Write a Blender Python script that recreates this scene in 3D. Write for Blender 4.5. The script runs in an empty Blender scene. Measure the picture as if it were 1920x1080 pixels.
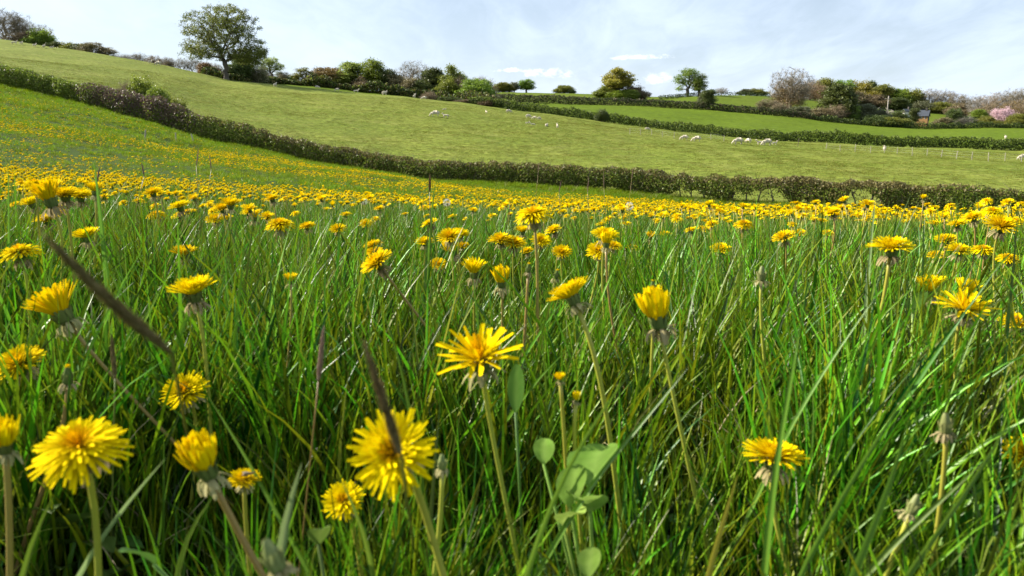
import bpy, math, random
import numpy as np
from mathutils import Vector, Matrix

random.seed(7)
RNG = np.random.default_rng(11)
SC = bpy.context.scene
COL = SC.collection

# ------------------------------------------------------------------ camera
EYE = 0.42                      # lens height above the soil, metres
FPX = 1450.0                    # focal length in photo pixels (1920 wide)
HOR = 250.0                     # row of the true horizon in the photo
PITCH = math.atan((540 - HOR) / FPX)
cam_data = bpy.data.cameras.new('camera')
cam_data.sensor_width = 36.0
cam_data.lens = FPX / 1920 * 36
cam_data.clip_start = 0.02
cam_data.clip_end = 9000
cam_data.dof.use_dof = True
cam_data.dof.focus_distance = 2.8
cam_data.dof.aperture_fstop = 13
cam = bpy.data.objects.new('camera', cam_data)
COL.objects.link(cam)
cam.location = (0, 0, EYE)
cam.rotation_euler = (math.pi / 2 - PITCH, 0, 0)
SC.camera = cam

# ------------------------------------------------------------------ sun, sky
SUN_EL = math.radians(33)
SUN_AZ = math.radians(-70)       # measured from the view direction, minus = left
sd = Vector((math.sin(SUN_AZ) * math.cos(SUN_EL), math.cos(SUN_AZ) * math.cos(SUN_EL), math.sin(SUN_EL)))
sun_data = bpy.data.lights.new('sun', 'SUN')
sun_data.energy = 5.0
sun_data.angle = math.radians(0.53)
sun_data.color = (1.0, 0.93, 0.80)
sun = bpy.data.objects.new('sun', sun_data)
COL.objects.link(sun)
sun.location = (-40, 10, 60)
sun.rotation_euler = sd.to_track_quat('Z', 'Y').to_euler()
SC.view_settings.view_transform = 'Standard'
SC.view_settings.look = 'None'
SC.view_settings.gamma = 1
SC.view_settings.use_curve_mapping = False
SC.view_settings.exposure = 1.36
SKY_STRENGTH = 0.048
SC.cycles.max_bounces = 5
SC.cycles.diffuse_bounces = 1
SC.cycles.glossy_bounces = 1
SC.cycles.transmission_bounces = 2


def pixdir(px, py):
    dx = (px - 960) / FPX
    dy = (540 - py) / FPX
    c, s = math.cos(PITCH), math.sin(PITCH)
    return np.array([dx, c + dy * s, -s + dy * c])


def pix(px, py, Y):
    """World point seen at photo pixel (px, py) at distance Y along +y."""
    d = pixdir(px, py)
    p = d * (Y / d[1])
    return np.array([p[0], p[1], p[2] + EYE])


def proj(p):
    c, s = math.cos(PITCH), math.sin(PITCH)
    x, y, z = p[0], p[1], p[2] - EYE
    f = y * c - z * s
    u = y * s + z * c
    return 960 + FPX * x / f, 540 - FPX * u / f


class NT:
    """Small node-tree helper."""
    def __init__(self, tree):
        self.t = tree
        tree.nodes.clear()

    def n(self, kind, **kw):
        nd = self.t.nodes.new(kind)
        for k, v in kw.items():
            setattr(nd, k, v)
        return nd

    def l(self, a, b):
        self.t.links.new(a, b)

    def val(self, sock, v):
        if hasattr(v, 'is_linked') or isinstance(v, bpy.types.NodeSocket):
            self.l(v, sock)
        else:
            sock.default_value = v

    def math(self, op, a, b=None, clamp=False):
        nd = self.n('ShaderNodeMath', operation=op, use_clamp=clamp)
        self.val(nd.inputs[0], a)
        if b is not None:
            self.val(nd.inputs[1], b)
        return nd.outputs[0]

    def mix(self, f, a, b, blend='MIX'):
        nd = self.n('ShaderNodeMix', data_type='RGBA', blend_type=blend)
        self.val(nd.inputs[0], f)
        self.val(nd.inputs[6], a)
        self.val(nd.inputs[7], b)
        return nd.outputs[2]

    def noise(self, vec, scale, detail=4, rough=0.5, dist=0.0):
        nd = self.n('ShaderNodeTexNoise')
        nd.inputs['Scale'].default_value = scale
        nd.inputs['Detail'].default_value = detail
        nd.inputs['Roughness'].default_value = rough
        nd.inputs['Distortion'].default_value = dist
        if vec is not None:
            self.l(vec, nd.inputs['Vector'])
        return nd.outputs[0]

    def ramp(self, f, a, b):
        nd = self.n('ShaderNodeMapRange', interpolation_type='SMOOTHSTEP')
        self.val(nd.inputs[0], f)
        nd.inputs[1].default_value = a
        nd.inputs[2].default_value = b
        return nd.outputs[0]


def c4(c):
    return (c[0], c[1], c[2], 1.0)


world = bpy.data.worlds.new('World')
SC.world = world
world.use_nodes = True
W = NT(world.node_tree)
sky = W.n('ShaderNodeTexSky', sky_type='NISHITA')
sky.sun_disc = False
sky.sun_elevation = SUN_EL
sky.sun_rotation = SUN_AZ
sky.air_density = 1.0
sky.dust_density = 1.2
sky.ozone_density = 1.6
tc = W.n('ShaderNodeTexCoord')
gen = tc.outputs['Generated']
# thin high cloud: a streaky veil all round the sky, thickest low down
sxyz = W.n('ShaderNodeSeparateXYZ')
W.l(gen, sxyz.inputs[0])
den = W.math('ADD', W.math('MAXIMUM', sxyz.outputs[2], 0.0), 0.22)
cx = W.math('DIVIDE', sxyz.outputs[0], den)
cy = W.math('DIVIDE', sxyz.outputs[1], den)
cv = W.n('ShaderNodeCombineXYZ')
W.l(cx, cv.inputs[0]); W.l(cy, cv.inputs[1])
mp = W.n('ShaderNodeMapping')
mp.inputs['Rotation'].default_value = (0, 0, 0.5)
mp.inputs['Scale'].default_value = (1.0, 0.45, 1.0)
W.l(cv.outputs[0], mp.inputs[0])
v1 = W.noise(mp.outputs[0], 1.5, 7, 0.58, 0.4)
v2 = W.noise(mp.outputs[0], 5.0, 6, 0.6, 0.8)
veil = W.ramp(W.math('ADD', W.math('MULTIPLY', v1, 0.7), W.math('MULTIPLY', v2, 0.3)), 0.36, 0.66)
veil = W.math('MULTIPLY', veil, 0.42)
veil = W.math('ADD', veil, 0.33)
low = W.ramp(sxyz.outputs[2], 0.22, -0.02)
base = W.mix(W.math('MULTIPLY', low, 0.25), sky.outputs[0], c4((8.0, 9.4, 11.4)))
col = W.mix(veil, base, c4((8.3, 9.6, 11.6)))


def cumulus(px, py, wpx, hpx, seed):
    """Mask of a small flat-bottomed cumulus round one direction of the sky."""
    d = Vector(pixdir(px, py)).normalized()
    right = d.cross(Vector((0, 0, 1))).normalized()
    up = right.cross(d).normalized()
    out = []
    for ax in (right, up):
        nd = W.n('ShaderNodeVectorMath', operation='DOT_PRODUCT')
        W.l(gen, nd.inputs[0]); nd.inputs[1].default_value = ax
        out.append(nd.outputs['Value'])
    nd = W.n('ShaderNodeVectorMath', operation='DOT_PRODUCT')
    W.l(gen, nd.inputs[0]); nd.inputs[1].default_value = d
    front = W.ramp(nd.outputs['Value'], 0.5, 0.8)
    a = W.math('DIVIDE', out[0], wpx / FPX / 2)
    b = W.math('DIVIDE', out[1], hpx / FPX / 2)
    below = W.math('MULTIPLY', W.math('MAXIMUM', W.math('MULTIPLY', b, -1.0), 0.0), 1.1)
    rr = W.math('ADD', W.math('MULTIPLY', a, a), W.math('ADD', W.math('MULTIPLY', b, b), W.math('MULTIPLY', below, below)))
    m = W.n('ShaderNodeMapping'); m.inputs['Location'].default_value = (seed, seed * 2, 0)
    m.inputs['Scale'].default_value = (1, 1, 1.6)
    W.l(gen, m.inputs[0])
    nz = W.noise(m.outputs[0], 60, 7, 0.68)
    f = W.math('ADD', W.math('SUBTRACT', 1.0, rr), W.math('MULTIPLY', W.math('SUBTRACT', nz, 0.5), 7.0))
    mask = W.math('MULTIPLY', W.ramp(f, -0.3, 2.6), front)
    shade = W.ramp(W.math('ADD', b, W.math('MULTIPLY', W.math('SUBTRACT', nz, 0.5), 1.8)), -0.8, 0.25)
    return mask, shade


for (px, py, w, h, s) in ((1030, 139, 96, 20, 1.3), (958, 133, 60, 9, 4.1), (1230, 149, 78, 22, 7.7), (1205, 108, 105, 12, 2.9),
                          (2350, 130, 150, 24, 5.2), (-500, 110, 190, 26, 9.2), (3000, 90, 170, 30, 3.3)):
    mask, shade = cumulus(px, py, w, h, s)
    ccol = W.mix(shade, c4((8.0, 9.1, 11.0)), c4((15.5, 15.5, 15.5)))
    col = W.mix(W.math('MULTIPLY', mask, 0.95), col, ccol)
bg = W.n('ShaderNodeBackground')
bg.inputs[1].default_value = SKY_STRENGTH
W.l(col, bg.inputs[0])
wo = W.n('ShaderNodeOutputWorld')
W.l(bg.outputs[0], wo.inputs[0])

# ------------------------------------------------------------------ helpers


def tag(o, label=None, cat=None, group=None, kind=None):
    if label: o['label'] = label
    if cat: o['category'] = cat
    if group: o['group'] = group
    if kind: o['kind'] = kind
    return o


def mkmesh(name, V, F, mats=(), fm=None, tint=None, smooth=True):
    """Mesh from numpy verts and a face array (or list of face arrays of 3 or 4 columns)."""
    if isinstance(F, np.ndarray):
        F = [F]
    F = [f for f in F if len(f)]
    me = bpy.data.meshes.new(name)
    V = np.asarray(V, dtype=np.float32)
    me.vertices.add(len(V))
    me.vertices.foreach_set('co', V.ravel())
    loops = np.concatenate([f.ravel() for f in F]).astype(np.int32)
    tot = np.concatenate([np.full(len(f), f.shape[1]) for f in F]).astype(np.int32)
    start = np.concatenate([[0], np.cumsum(tot)[:-1]]).astype(np.int32)
    me.loops.add(len(loops))
    me.loops.foreach_set('vertex_index', loops)
    me.polygons.add(len(tot))
    me.polygons.foreach_set('loop_start', start)
    me.polygons.foreach_set('loop_total', tot)
    me.polygons.foreach_set('use_smooth', np.full(len(tot), bool(smooth)))
    for m in mats:
        me.materials.append(m)
    if fm is not None:
        me.polygons.foreach_set('material_index', np.asarray(fm, dtype=np.int32))
    if tint is not None:
        a = me.attributes.new('tint', 'FLOAT', 'POINT')
        a.data.foreach_set('value', np.asarray(tint, dtype=np.float32))
    me.update(calc_edges=True)
    return me


def link(name, me, parent=None, loc=None):
    o = bpy.data.objects.new(name, me)
    COL.objects.link(o)
    if parent is not None:
        o.parent = parent
    if loc is not None:
        o.location = loc
    return o


def empty(name, loc, rz=0.0):
    o = bpy.data.objects.new(name, None)
    COL.objects.link(o)
    o.location = loc
    o.rotation_euler = (0, 0, rz)
    o.empty_display_size = 0.1
    return o


class Geo:
    """Accumulates verts / quads / tris with material index and tint."""
    def __init__(self):
        self.V, self.Q, self.T, self.qm, self.tm, self.t = [], [], [], [], [], []
        self.n = 0

    def add(self, V, Q=None, T=None, m=0, tint=0.5):
        V = np.asarray(V, float)
        if Q is not None and len(Q):
            self.Q.append(np.asarray(Q, int) + self.n); self.qm.append(np.full(len(Q), m))
        if T is not None and len(T):
            self.T.append(np.asarray(T, int) + self.n); self.tm.append(np.full(len(T), m))
        self.V.append(V)
        self.t.append(np.broadcast_to(np.asarray(tint, float), (len(V),)))
        self.n += len(V)

    def tube(self, P, R, sides=6, m=0, tint=0.5, cap=True):
        P = np.asarray(P, float); R = np.asarray(R, float)
        k = len(P)
        D = np.gradient(P, axis=0)
        D /= np.linalg.norm(D, axis=1)[:, None] + 1e-12
        ref = np.array([0.31, 0.95, 0.05]) if abs(D[0][2]) > 0.6 else np.array([0, 0, 1.0])
        A = np.cross(D, ref); A /= np.linalg.norm(A, axis=1)[:, None] + 1e-12
        B = np.cross(D, A)
        th = np.linspace(0, 2 * np.pi, sides, endpoint=False)
        V = (P[:, None, :] + R[:, None, None] * (np.cos(th)[None, :, None] * A[:, None, :] + np.sin(th)[None, :, None] * B[:, None, :])).reshape(-1, 3)
        i = np.arange(k - 1)[:, None] * sides
        j = np.arange(sides)[None, :]
        j2 = (j + 1) % sides
        Q = np.stack([i + j, i + j2, i + sides + j2, i + sides + j], -1).reshape(-1, 4)
        T = []
        if cap:
            V = np.vstack([V, P[0], P[-1]])
            c0, c1 = k * sides, k * sides + 1
            jj = np.arange(sides); jn = (jj + 1) % sides
            T = np.vstack([np.stack([np.full(sides, c0), jn, jj], -1),
                           np.stack([np.full(sides, c1), (k - 1) * sides + jj, (k - 1) * sides + jn], -1)])
        self.add(V, Q, T, m, tint)

    def lathe(self, prof, sides=12, m=0, tint=0.5, M=None, wob=0.0):
        prof = np.asarray(prof, float)
        th = np.linspace(0, 2 * np.pi, sides, endpoint=False)
        w = 1 + wob * np.sin(th * 5)[None, :]
        V = np.stack([prof[:, 0:1] * np.cos(th) * w, prof[:, 0:1] * np.sin(th) * w, np.broadcast_to(prof[:, 1:2], (len(prof), sides))], -1).reshape(-1, 3)
        if M is not None:
            V = V @ M[:3, :3].T + M[:3, 3]
        i = np.arange(len(prof) - 1)[:, None] * sides
        j = np.arange(sides)[None, :]; j2 = (j + 1) % sides
        self.add(V, np.stack([i + j, i + j2, i + sides + j2, i + sides + j], -1).reshape(-1, 4), None, m, tint)

    def box(self, c, s, m=0, tint=0.5, M=None):
        c = np.asarray(c, float); s = np.asarray(s, float) / 2
        V = np.array([[x, y, z] for x in (-1, 1) for y in (-1, 1) for z in (-1, 1)], float) * s + c
        if M is not None:
            V = V @ M[:3, :3].T + M[:3, 3]
        self.add(V, [[0, 1, 3, 2], [4, 6, 7, 5], [0, 4, 5, 1], [2, 3, 7, 6], [0, 2, 6, 4], [1, 5, 7, 3]], None, m, tint)

    def mesh(self, name, mats, smooth=True):
        V = np.vstack(self.V)
        F, fm = [], []
        if self.Q: F.append(np.vstack(self.Q)); fm.append(np.concatenate(self.qm))
        if self.T: F.append(np.vstack(self.T)); fm.append(np.concatenate(self.tm))
        return mkmesh(name, V, F, mats, np.concatenate(fm), np.concatenate(self.t), smooth)


def vnoise(x, y, scale, seed=0):
    """Smooth value noise 0..1, vectorised."""
    g = np.random.default_rng(seed).random((64, 64))
    u = np.asarray(x) / scale + 1000; v = np.asarray(y) / scale + 1000
    i = np.floor(u).astype(int); j = np.floor(v).astype(int)
    f = u - i; h = v - j
    f = f * f * (3 - 2 * f); h = h * h * (3 - 2 * h)
    i0, i1, j0, j1 = i % 64, (i + 1) % 64, j % 64, (j + 1) % 64
    return (g[i0, j0] * (1 - f) + g[i1, j0] * f) * (1 - h) + (g[i0, j1] * (1 - f) + g[i1, j1] * f) * h


# ------------------------------------------------------------------ terrain
# each row: (photo column, photo row where the soil shows, distance) of one line across the land
def zrow(r, items):
    """items: (px, soil height relative to the lens)"""
    return [(px, None, r, z) for px, z in items]


ROWS = [
    zrow(0.02, [(0, -EYE), (1920, -EYE)]),
    zrow(1.0, [(-300, -.40), (0, -.42), (420, -.44), (960, -.47), (1450, -.47), (1920, -.45), (2250, -.44)]),
    zrow(2.2, [(-300, -.44), (0, -.475), (420, -.52), (960, -.545), (1450, -.545), (1920, -.52), (2250, -.52)]),
    zrow(6, [(-300, -.60), (0, -.68), (420, -.78), (960, -.87), (1450, -.90), (1920, -.93), (2250, -.95)]),
    [(-300, 285, 15), (0, 328, 15), (420, 362, 15), (960, 403, 15), (1450, 419, 15), (1920, 432, 15), (2250, 440, 15)],
    [(-300, 185, 30), (0, 240, 30), (200, 275, 30), (420, 310, 30), (960, 372, 30), (1450, 406, 27), (1920, 423, 25), (2250, 432, 24)],
    [(-300, 105, 68), (0, 164, 62), (100, 182, 61), (200, 205, 59), (300, 240, 57), (360, 262, 56), (450, 276, 55), (600, 308, 53),
     (800, 339, 50), (1000, 353, 48), (1200, 367, 46), (1400, 384, 43), (1600, 395, 40), (1800, 407, 38), (1920, 412, 37), (2250, 420, 33)],
    [(-300, 70, 110), (0, 116, 100), (200, 150, 95), (420, 212, 90), (700, 250, 85), (940, 275, 78), (1200, 300, 72), (1450, 314, 62),
     (1700, 332, 58), (1920, 344, 54), (2250, 350, 50)],
    [(-300, 45, 200), (0, 81, 190), (200, 106, 175), (300, 122, 165), (420, 150, 155), (500, 158, 152), (700, 177, 150), (850, 191, 148), (940, 204, 145),
     (1080, 222, 138), (1200, 240, 130), (1330, 257, 121), (1450, 268, 112), (1700, 279, 108), (1920, 288, 105), (2250, 300, 100)],
    [(-300, 55, 215), (0, 90, 203), (200, 112, 188), (420, 154, 175), (500, 160, 165), (700, 180, 162), (850, 192, 160), (940, 203, 156),
     (1080, 220, 148), (1200, 237, 142), (1330, 253, 133), (1450, 263, 124), (1700, 275, 118), (1920, 282, 114), (2250, 290, 110)],
    [(-300, 70, 270), (0, 100, 250), (200, 120, 230), (420, 150, 215), (500, 152, 205), (600, 160, 200), (700, 172, 195), (850, 184, 205), (940, 193, 225),
     (1100, 195, 232), (1200, 198, 230), (1330, 205, 222), (1450, 215, 215), (1600, 233, 212), (1700, 241, 210), (1920, 239, 215), (2250, 245, 220)],
    [(-300, 90, 340), (0, 120, 330), (420, 165, 290), (700, 185, 280), (850, 178, 290), (940, 173, 300), (1100, 176, 300), (1200, 181, 300),
     (1270, 184, 290), (1330, 178, 290), (1450, 180, 330), (1600, 200, 320), (1700, 212, 310), (1920, 222, 320), (2250, 230, 330)],
    [(-300, 120, 430), (420, 180, 430), (850, 186, 430), (1200, 190, 430), (1450, 184, 430), (1600, 190, 420), (1700, 198, 420), (1920, 205, 430), (2250, 215, 430)],
    [(-300, 262, 3500), (2250, 262, 3500)],
]
NPHI = 1440
PHI = np.linspace(-math.pi, math.pi, NPHI, endpoint=False)
RR, ZZ = [], []
for k, row in enumerate(ROWS):
    ph, rr, zz = [], [], []
    for it in row:
        if it[1] is None:
            u = (it[0] - 960) / FPX
            y = it[2]; z = it[3] + EYE
        else:
            p = pix(it[0], it[1], it[2])
            u = p[0] / p[1]; y = it[2]; z = p[2]
        ph.append(math.atan(u)); rr.append(y * math.sqrt(1 + u * u)); zz.append(z)
    # behind the camera the lines close round from the right end to the left end
    ph = [ph[-1] - 2 * math.pi] + ph + [ph[0] + 2 * math.pi]
    rr = [rr[-1]] + rr + [rr[0]]
    zz = [zz[-1]] + zz + [zz[0]]
    r_ = np.interp(PHI, ph, rr); z_ = np.interp(PHI, ph, zz)
    sig = 5 if k > 6 else (4 if k == 6 else 12)
    w = np.exp(-0.5 * (np.arange(-30, 31) / sig) ** 2); w /= w.sum()
    pad = lambda a: np.concatenate([a[-30:], a, a[:30]])
    RR.append(np.convolve(pad(r_), w, 'valid')); ZZ.append(np.convolve(pad(z_), w, 'valid'))
RR = np.array(RR); ZZ = np.array(ZZ)
H_ = np.diff(RR, axis=0); S_ = np.diff(ZZ, axis=0) / H_
MM = np.zeros_like(ZZ)
MM[0] = S_[0]; MM[-1] = S_[-1]
a_, b_ = S_[:-1], S_[1:]
w1, w2 = 2 * H_[1:] + H_[:-1], H_[1:] + 2 * H_[:-1]
with np.errstate(divide='ignore', invalid='ignore'):
    hm = (w1 + w2) / (w1 / a_ + w2 / b_)
MM[1:-1] = np.where(a_ * b_ > 0, hm, 0)


def rows_at(phi):
    t = (phi + math.pi) / (2 * math.pi) * NPHI
    i = np.floor(t).astype(int); f = t - i
    i0 = i % NPHI; i1 = (i + 1) % NPHI
    g = lambda A: A[:, i0] * (1 - f) + A[:, i1] * f
    return g(RR), g(ZZ), g(MM)


BUMPS = [(1.7, .011, .3), (2.9, .016, 1.9), (4.7, .03, 2.4), (8.3, .05, .9), (15.1, .08, 4.0), (27, .13, 5.1)]


def height(x, y):
    x = np.atleast_1d(np.asarray(x, float)); y = np.atleast_1d(np.asarray(y, float))
    r = np.hypot(x, y); phi = np.arctan2(x, y)
    R, Z, M = rows_at(phi)
    out = np.full(r.shape, np.nan)
    for k in range(len(R) - 1):
        m = (r >= R[k]) & (r < R[k + 1]) if k else (r < R[1])
        if not m.any(): continue
        h = (R[k + 1] - R[k])[m]; t = np.clip((r[m] - R[k][m]) / h, 0, 1)
        out[m] = ((1 + 2 * t) * (1 - t) ** 2 * Z[k][m] + t * (1 - t) ** 2 * h * M[k][m]
                  + t * t * (3 - 2 * t) * Z[k + 1][m] + t * t * (t - 1) * h * M[k + 1][m])
    out = np.where(np.isnan(out), Z[-1], out)
    for i, (wl, amp, ph) in enumerate(BUMPS):
        q = 2 * math.pi / wl
        fade = np.clip((r - wl * 0.6) / (wl * 1.5), 0, 1)
        out = out + amp * fade * np.sin(q * (x * math.cos(ph) + y * math.sin(ph)) + i) * np.cos(q * .73 * (y * math.cos(ph) - x * math.sin(ph)) + 2 * i)
    return out


def gz(x, y):
    return float(height(x, y)[0])


def ground_at(px, Y):
    """Soil point at distance Y that projects on photo column px."""
    x = (px - 960) / FPX * Y
    for _ in range(4):
        z = gz(x, Y)
        q = proj((x, Y, z))[0]
        x += (px - q) / FPX * Y
    return np.array([x, Y, gz(x, Y)])


def ground_hit(px, py, y0, y1, n=900):
    """First soil point met by the sight line through (px, py) between two distances."""
    Y = np.linspace(y0, y1, n)
    d = pixdir(px, py)
    X = d[0] * Y / d[1]; Zr = d[2] * Y / d[1] + EYE
    h = height(X, Y)
    i = np.where(h >= Zr)[0]
    j = i[0] if len(i) else int(np.argmin(Zr - h))
    return np.array([X[j], Y[j], h[j]])


def row_r(k, phi):
    return rows_at(np.atleast_1d(phi))[0][k]


phis = np.concatenate([np.arange(-180, -40, 3.0), np.arange(-40, 40, 0.25), np.arange(40, 180, 3.0)])
phis = np.radians(phis)
RG, _, _ = rows_at(phis)


def region(name, k0, k1, subs, mat, kind='structure'):
    rings = []
    for k in range(k0, k1):
        n = subs[k - k0]
        for i in range(n):
            f = i / n
            rings.append(RG[k] * (1 - f) + RG[k + 1] * f if k0 or k else RG[1] * (0.002 + f * 0.998))
    rings.append(RG[k1])
    rings = np.array(rings)
    X = rings * np.sin(phis); Yv = rings * np.cos(phis)
    Z = height(X.ravel(), Yv.ravel()).reshape(X.shape)
    nr, nc = X.shape
    V = np.stack([X, Yv, Z], -1).reshape(-1, 3)
    i = np.arange(nr - 1)[:, None] * nc; j = np.arange(nc)[None, :]; j2 = (j + 1) % nc
    Q = np.stack([i + j, i + nc + j, i + nc + j2, i + j2], -1).reshape(-1, 4)[:, ::-1]
    # wind so that the faces look upward
    e1 = V[Q[0, 1]] - V[Q[0, 0]]; e2 = V[Q[0, 2]] - V[Q[0, 0]]
    if np.cross(e1, e2)[2] < 0: Q = Q[:, ::-1]
    o = link(name, mkmesh(name, V, Q, [mat]))
    tag(o, kind=kind)
    return o


# ------------------------------------------------------------------ materials
def leafmat(name, ca, cb, trans=0.4, rough=0.45, spec=0.35, jitter=0.25, noise=0.0, tcol=None, tipcol=None):
    """Leaf / petal: colour runs from ca to cb with the 'tint' attribute, light comes through."""
    m = bpy.data.materials.new(name)
    m.use_nodes = True
    N = NT(m.node_tree)
    at = N.n('ShaderNodeAttribute', attribute_name='tint')
    col = N.mix(at.outputs['Fac'], c4(ca), c4(cb))
    oi = N.n('ShaderNodeObjectInfo')
    hsv = N.n('ShaderNodeHueSaturation')
    r = oi.outputs['Random']
    N.l(N.math('ADD', N.math('MULTIPLY', r, jitter), 1 - jitter / 2), hsv.inputs['Value'])
    N.l(N.math('ADD', N.math('MULTIPLY', r, jitter * .16), .5 - jitter * .08), hsv.inputs['Hue'])
    N.l(col, hsv.inputs['Color'])
    col = hsv.outputs[0]
    if noise:
        g = N.n('ShaderNodeNewGeometry')
        nz = N.noise(g.outputs['Position'], noise, 3)
        h2 = N.n('ShaderNodeHueSaturation')
        N.l(N.math('ADD', N.math('MULTIPLY', nz, 0.9), 0.55), h2.inputs['Value'])
        N.l(col, h2.inputs['Color'])
        col = h2.outputs[0]
    p = N.n('ShaderNodeBsdfPrincipled')
    p.inputs['Roughness'].default_value = rough
    p.inputs['Specular IOR Level'].default_value = spec
    N.l(col, p.inputs['Base Color'])
    t = N.n('ShaderNodeBsdfTranslucent')
    if tcol:
        N.l(N.mix(1.0, col, c4(tcol), 'MULTIPLY'), t.inputs[0])
    else:
        N.l(col, t.inputs[0])
    ms = N.n('ShaderNodeMixShader')
    ms.inputs[0].default_value = trans
    N.l(p.outputs[0], ms.inputs[1]); N.l(t.outputs[0], ms.inputs[2])
    o = N.n('ShaderNodeOutputMaterial')
    N.l(ms.outputs[0], o.inputs[0])
    return m


def plainmat(name, ca, cb=None, rough=0.8, scale=8.0, bump=0.0, metallic=0.0):
    m = bpy.data.materials.new(name)
    m.use_nodes = True
    N = NT(m.node_tree)
    g = N.n('ShaderNodeTexCoord')
    nz = N.noise(g.outputs['Object'], scale, 6, 0.6)
    col = N.mix(N.ramp(nz, 0.3, 0.7), c4(ca), c4(cb or ca))
    p = N.n('ShaderNodeBsdfPrincipled')
    p.inputs['Roughness'].default_value = rough
    p.inputs['Metallic'].default_value = metallic
    N.l(col, p.inputs['Base Color'])
    if bump:
        b = N.n('ShaderNodeBump'); b.inputs['Strength'].default_value = bump
        b.inputs['Distance'].default_value = 0.05
        N.l(nz, b.inputs['Height']); N.l(b.outputs[0], p.inputs['Normal'])
    o = N.n('ShaderNodeOutputMaterial')
    N.l(p.outputs[0], o.inputs[0])
    return m


def fieldmat(name, a, b, c, big=0.05, mid=0.5, fine=4.0, bump=0.5, bdist=0.15, contrast=1.4):
    """Turf: three greens mixed by noise of three sizes, with tussocky relief."""
    m = bpy.data.materials.new(name)
    m.use_nodes = True
    N = NT(m.node_tree)
    g = N.n('ShaderNodeNewGeometry')
    pos = g.outputs['Position']
    n1 = N.noise(pos, big, 4, 0.6)
    n2 = N.noise(pos, mid, 5, 0.65)
    n3 = N.noise(pos, fine, 5, 0.7)
    col = N.mix(N.ramp(n1, 0.35, 0.65), c4(a), c4(b))
    col = N.mix(N.math('MULTIPLY', N.ramp(n2, 0.45, 0.75), 0.7), col, c4(c))
    mp = N.n('ShaderNodeMapping'); mp.inputs['Scale'].default_value = (.22, 1.0, 1.0); mp.inputs['Rotation'].default_value = (0, 0, .35)
    N.l(pos, mp.inputs[0])
    n4 = N.noise(mp.outputs[0], .55, 5, .6, .6)
    col = N.mix(N.math('MULTIPLY', N.ramp(n4, .56, .70), .45), col, c4((a[0] * .62, a[1] * .66, a[2] * .7)))
    col = N.mix(N.math('MULTIPLY', N.ramp(n4, .44, .32), .35), col, c4((c[0] * 1.25, c[1] * 1.12, c[2] * 1.2)))
    hs = N.n('ShaderNodeHueSaturation')
    N.l(N.math('ADD', N.math('MULTIPLY', n3, contrast), 1 - contrast / 2), hs.inputs['Value'])
    N.l(col, hs.inputs['Color'])
    p = N.n('ShaderNodeBsdfPrincipled')
    p.inputs['Roughness'].default_value = 0.95
    p.inputs['Specular IOR Level'].default_value = 0.04
    N.l(hs.outputs[0], p.inputs['Base Color'])
    bm_ = N.n('ShaderNodeBump'); bm_.inputs['Strength'].default_value = bump
    bm_.inputs['Distance'].default_value = bdist
    N.l(N.math('ADD', n2, N.math('MULTIPLY', n3, 0.5)), bm_.inputs['Height'])
    N.l(bm_.outputs[0], p.inputs['Normal'])
    o = N.n('ShaderNodeOutputMaterial')
    N.l(p.outputs[0], o.inputs[0])
    return m


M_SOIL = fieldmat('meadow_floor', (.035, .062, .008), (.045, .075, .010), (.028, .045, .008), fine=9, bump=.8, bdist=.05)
M_PAST = fieldmat('pasture_turf', (.120, .155, .022), (.145, .170, .028), (.185, .195, .048), fine=1.7, mid=.35, bump=.8, bdist=.25, contrast=2.4)
M_FLD2 = fieldmat('field_turf', (.080, .122, .008), (.090, .132, .010), (.072, .104, .009), big=.04, mid=.22, fine=.9, bump=.4, bdist=.25, contrast=1.7)
M_FLD3 = fieldmat('upper_turf', (.085, .122, .010), (.10, .130, .014), (.08, .11, .012), big=.03, fine=.8, bump=.3, bdist=.2)
M_HILL = fieldmat('hill_turf', (.06, .10, .018), (.07, .11, .02), (.05, .08, .02), big=.02, mid=.1, fine=.5, bump=.3, bdist=.3)

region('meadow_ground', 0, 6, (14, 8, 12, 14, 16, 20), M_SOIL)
region('pasture', 6, 9, (26, 50, 8), M_PAST)
region('lower_field', 9, 10, (30,), M_FLD2)
region('upper_field', 10, 11, (22,), M_FLD3)
region('hill', 11, 13, (14, 24), M_HILL)

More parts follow.
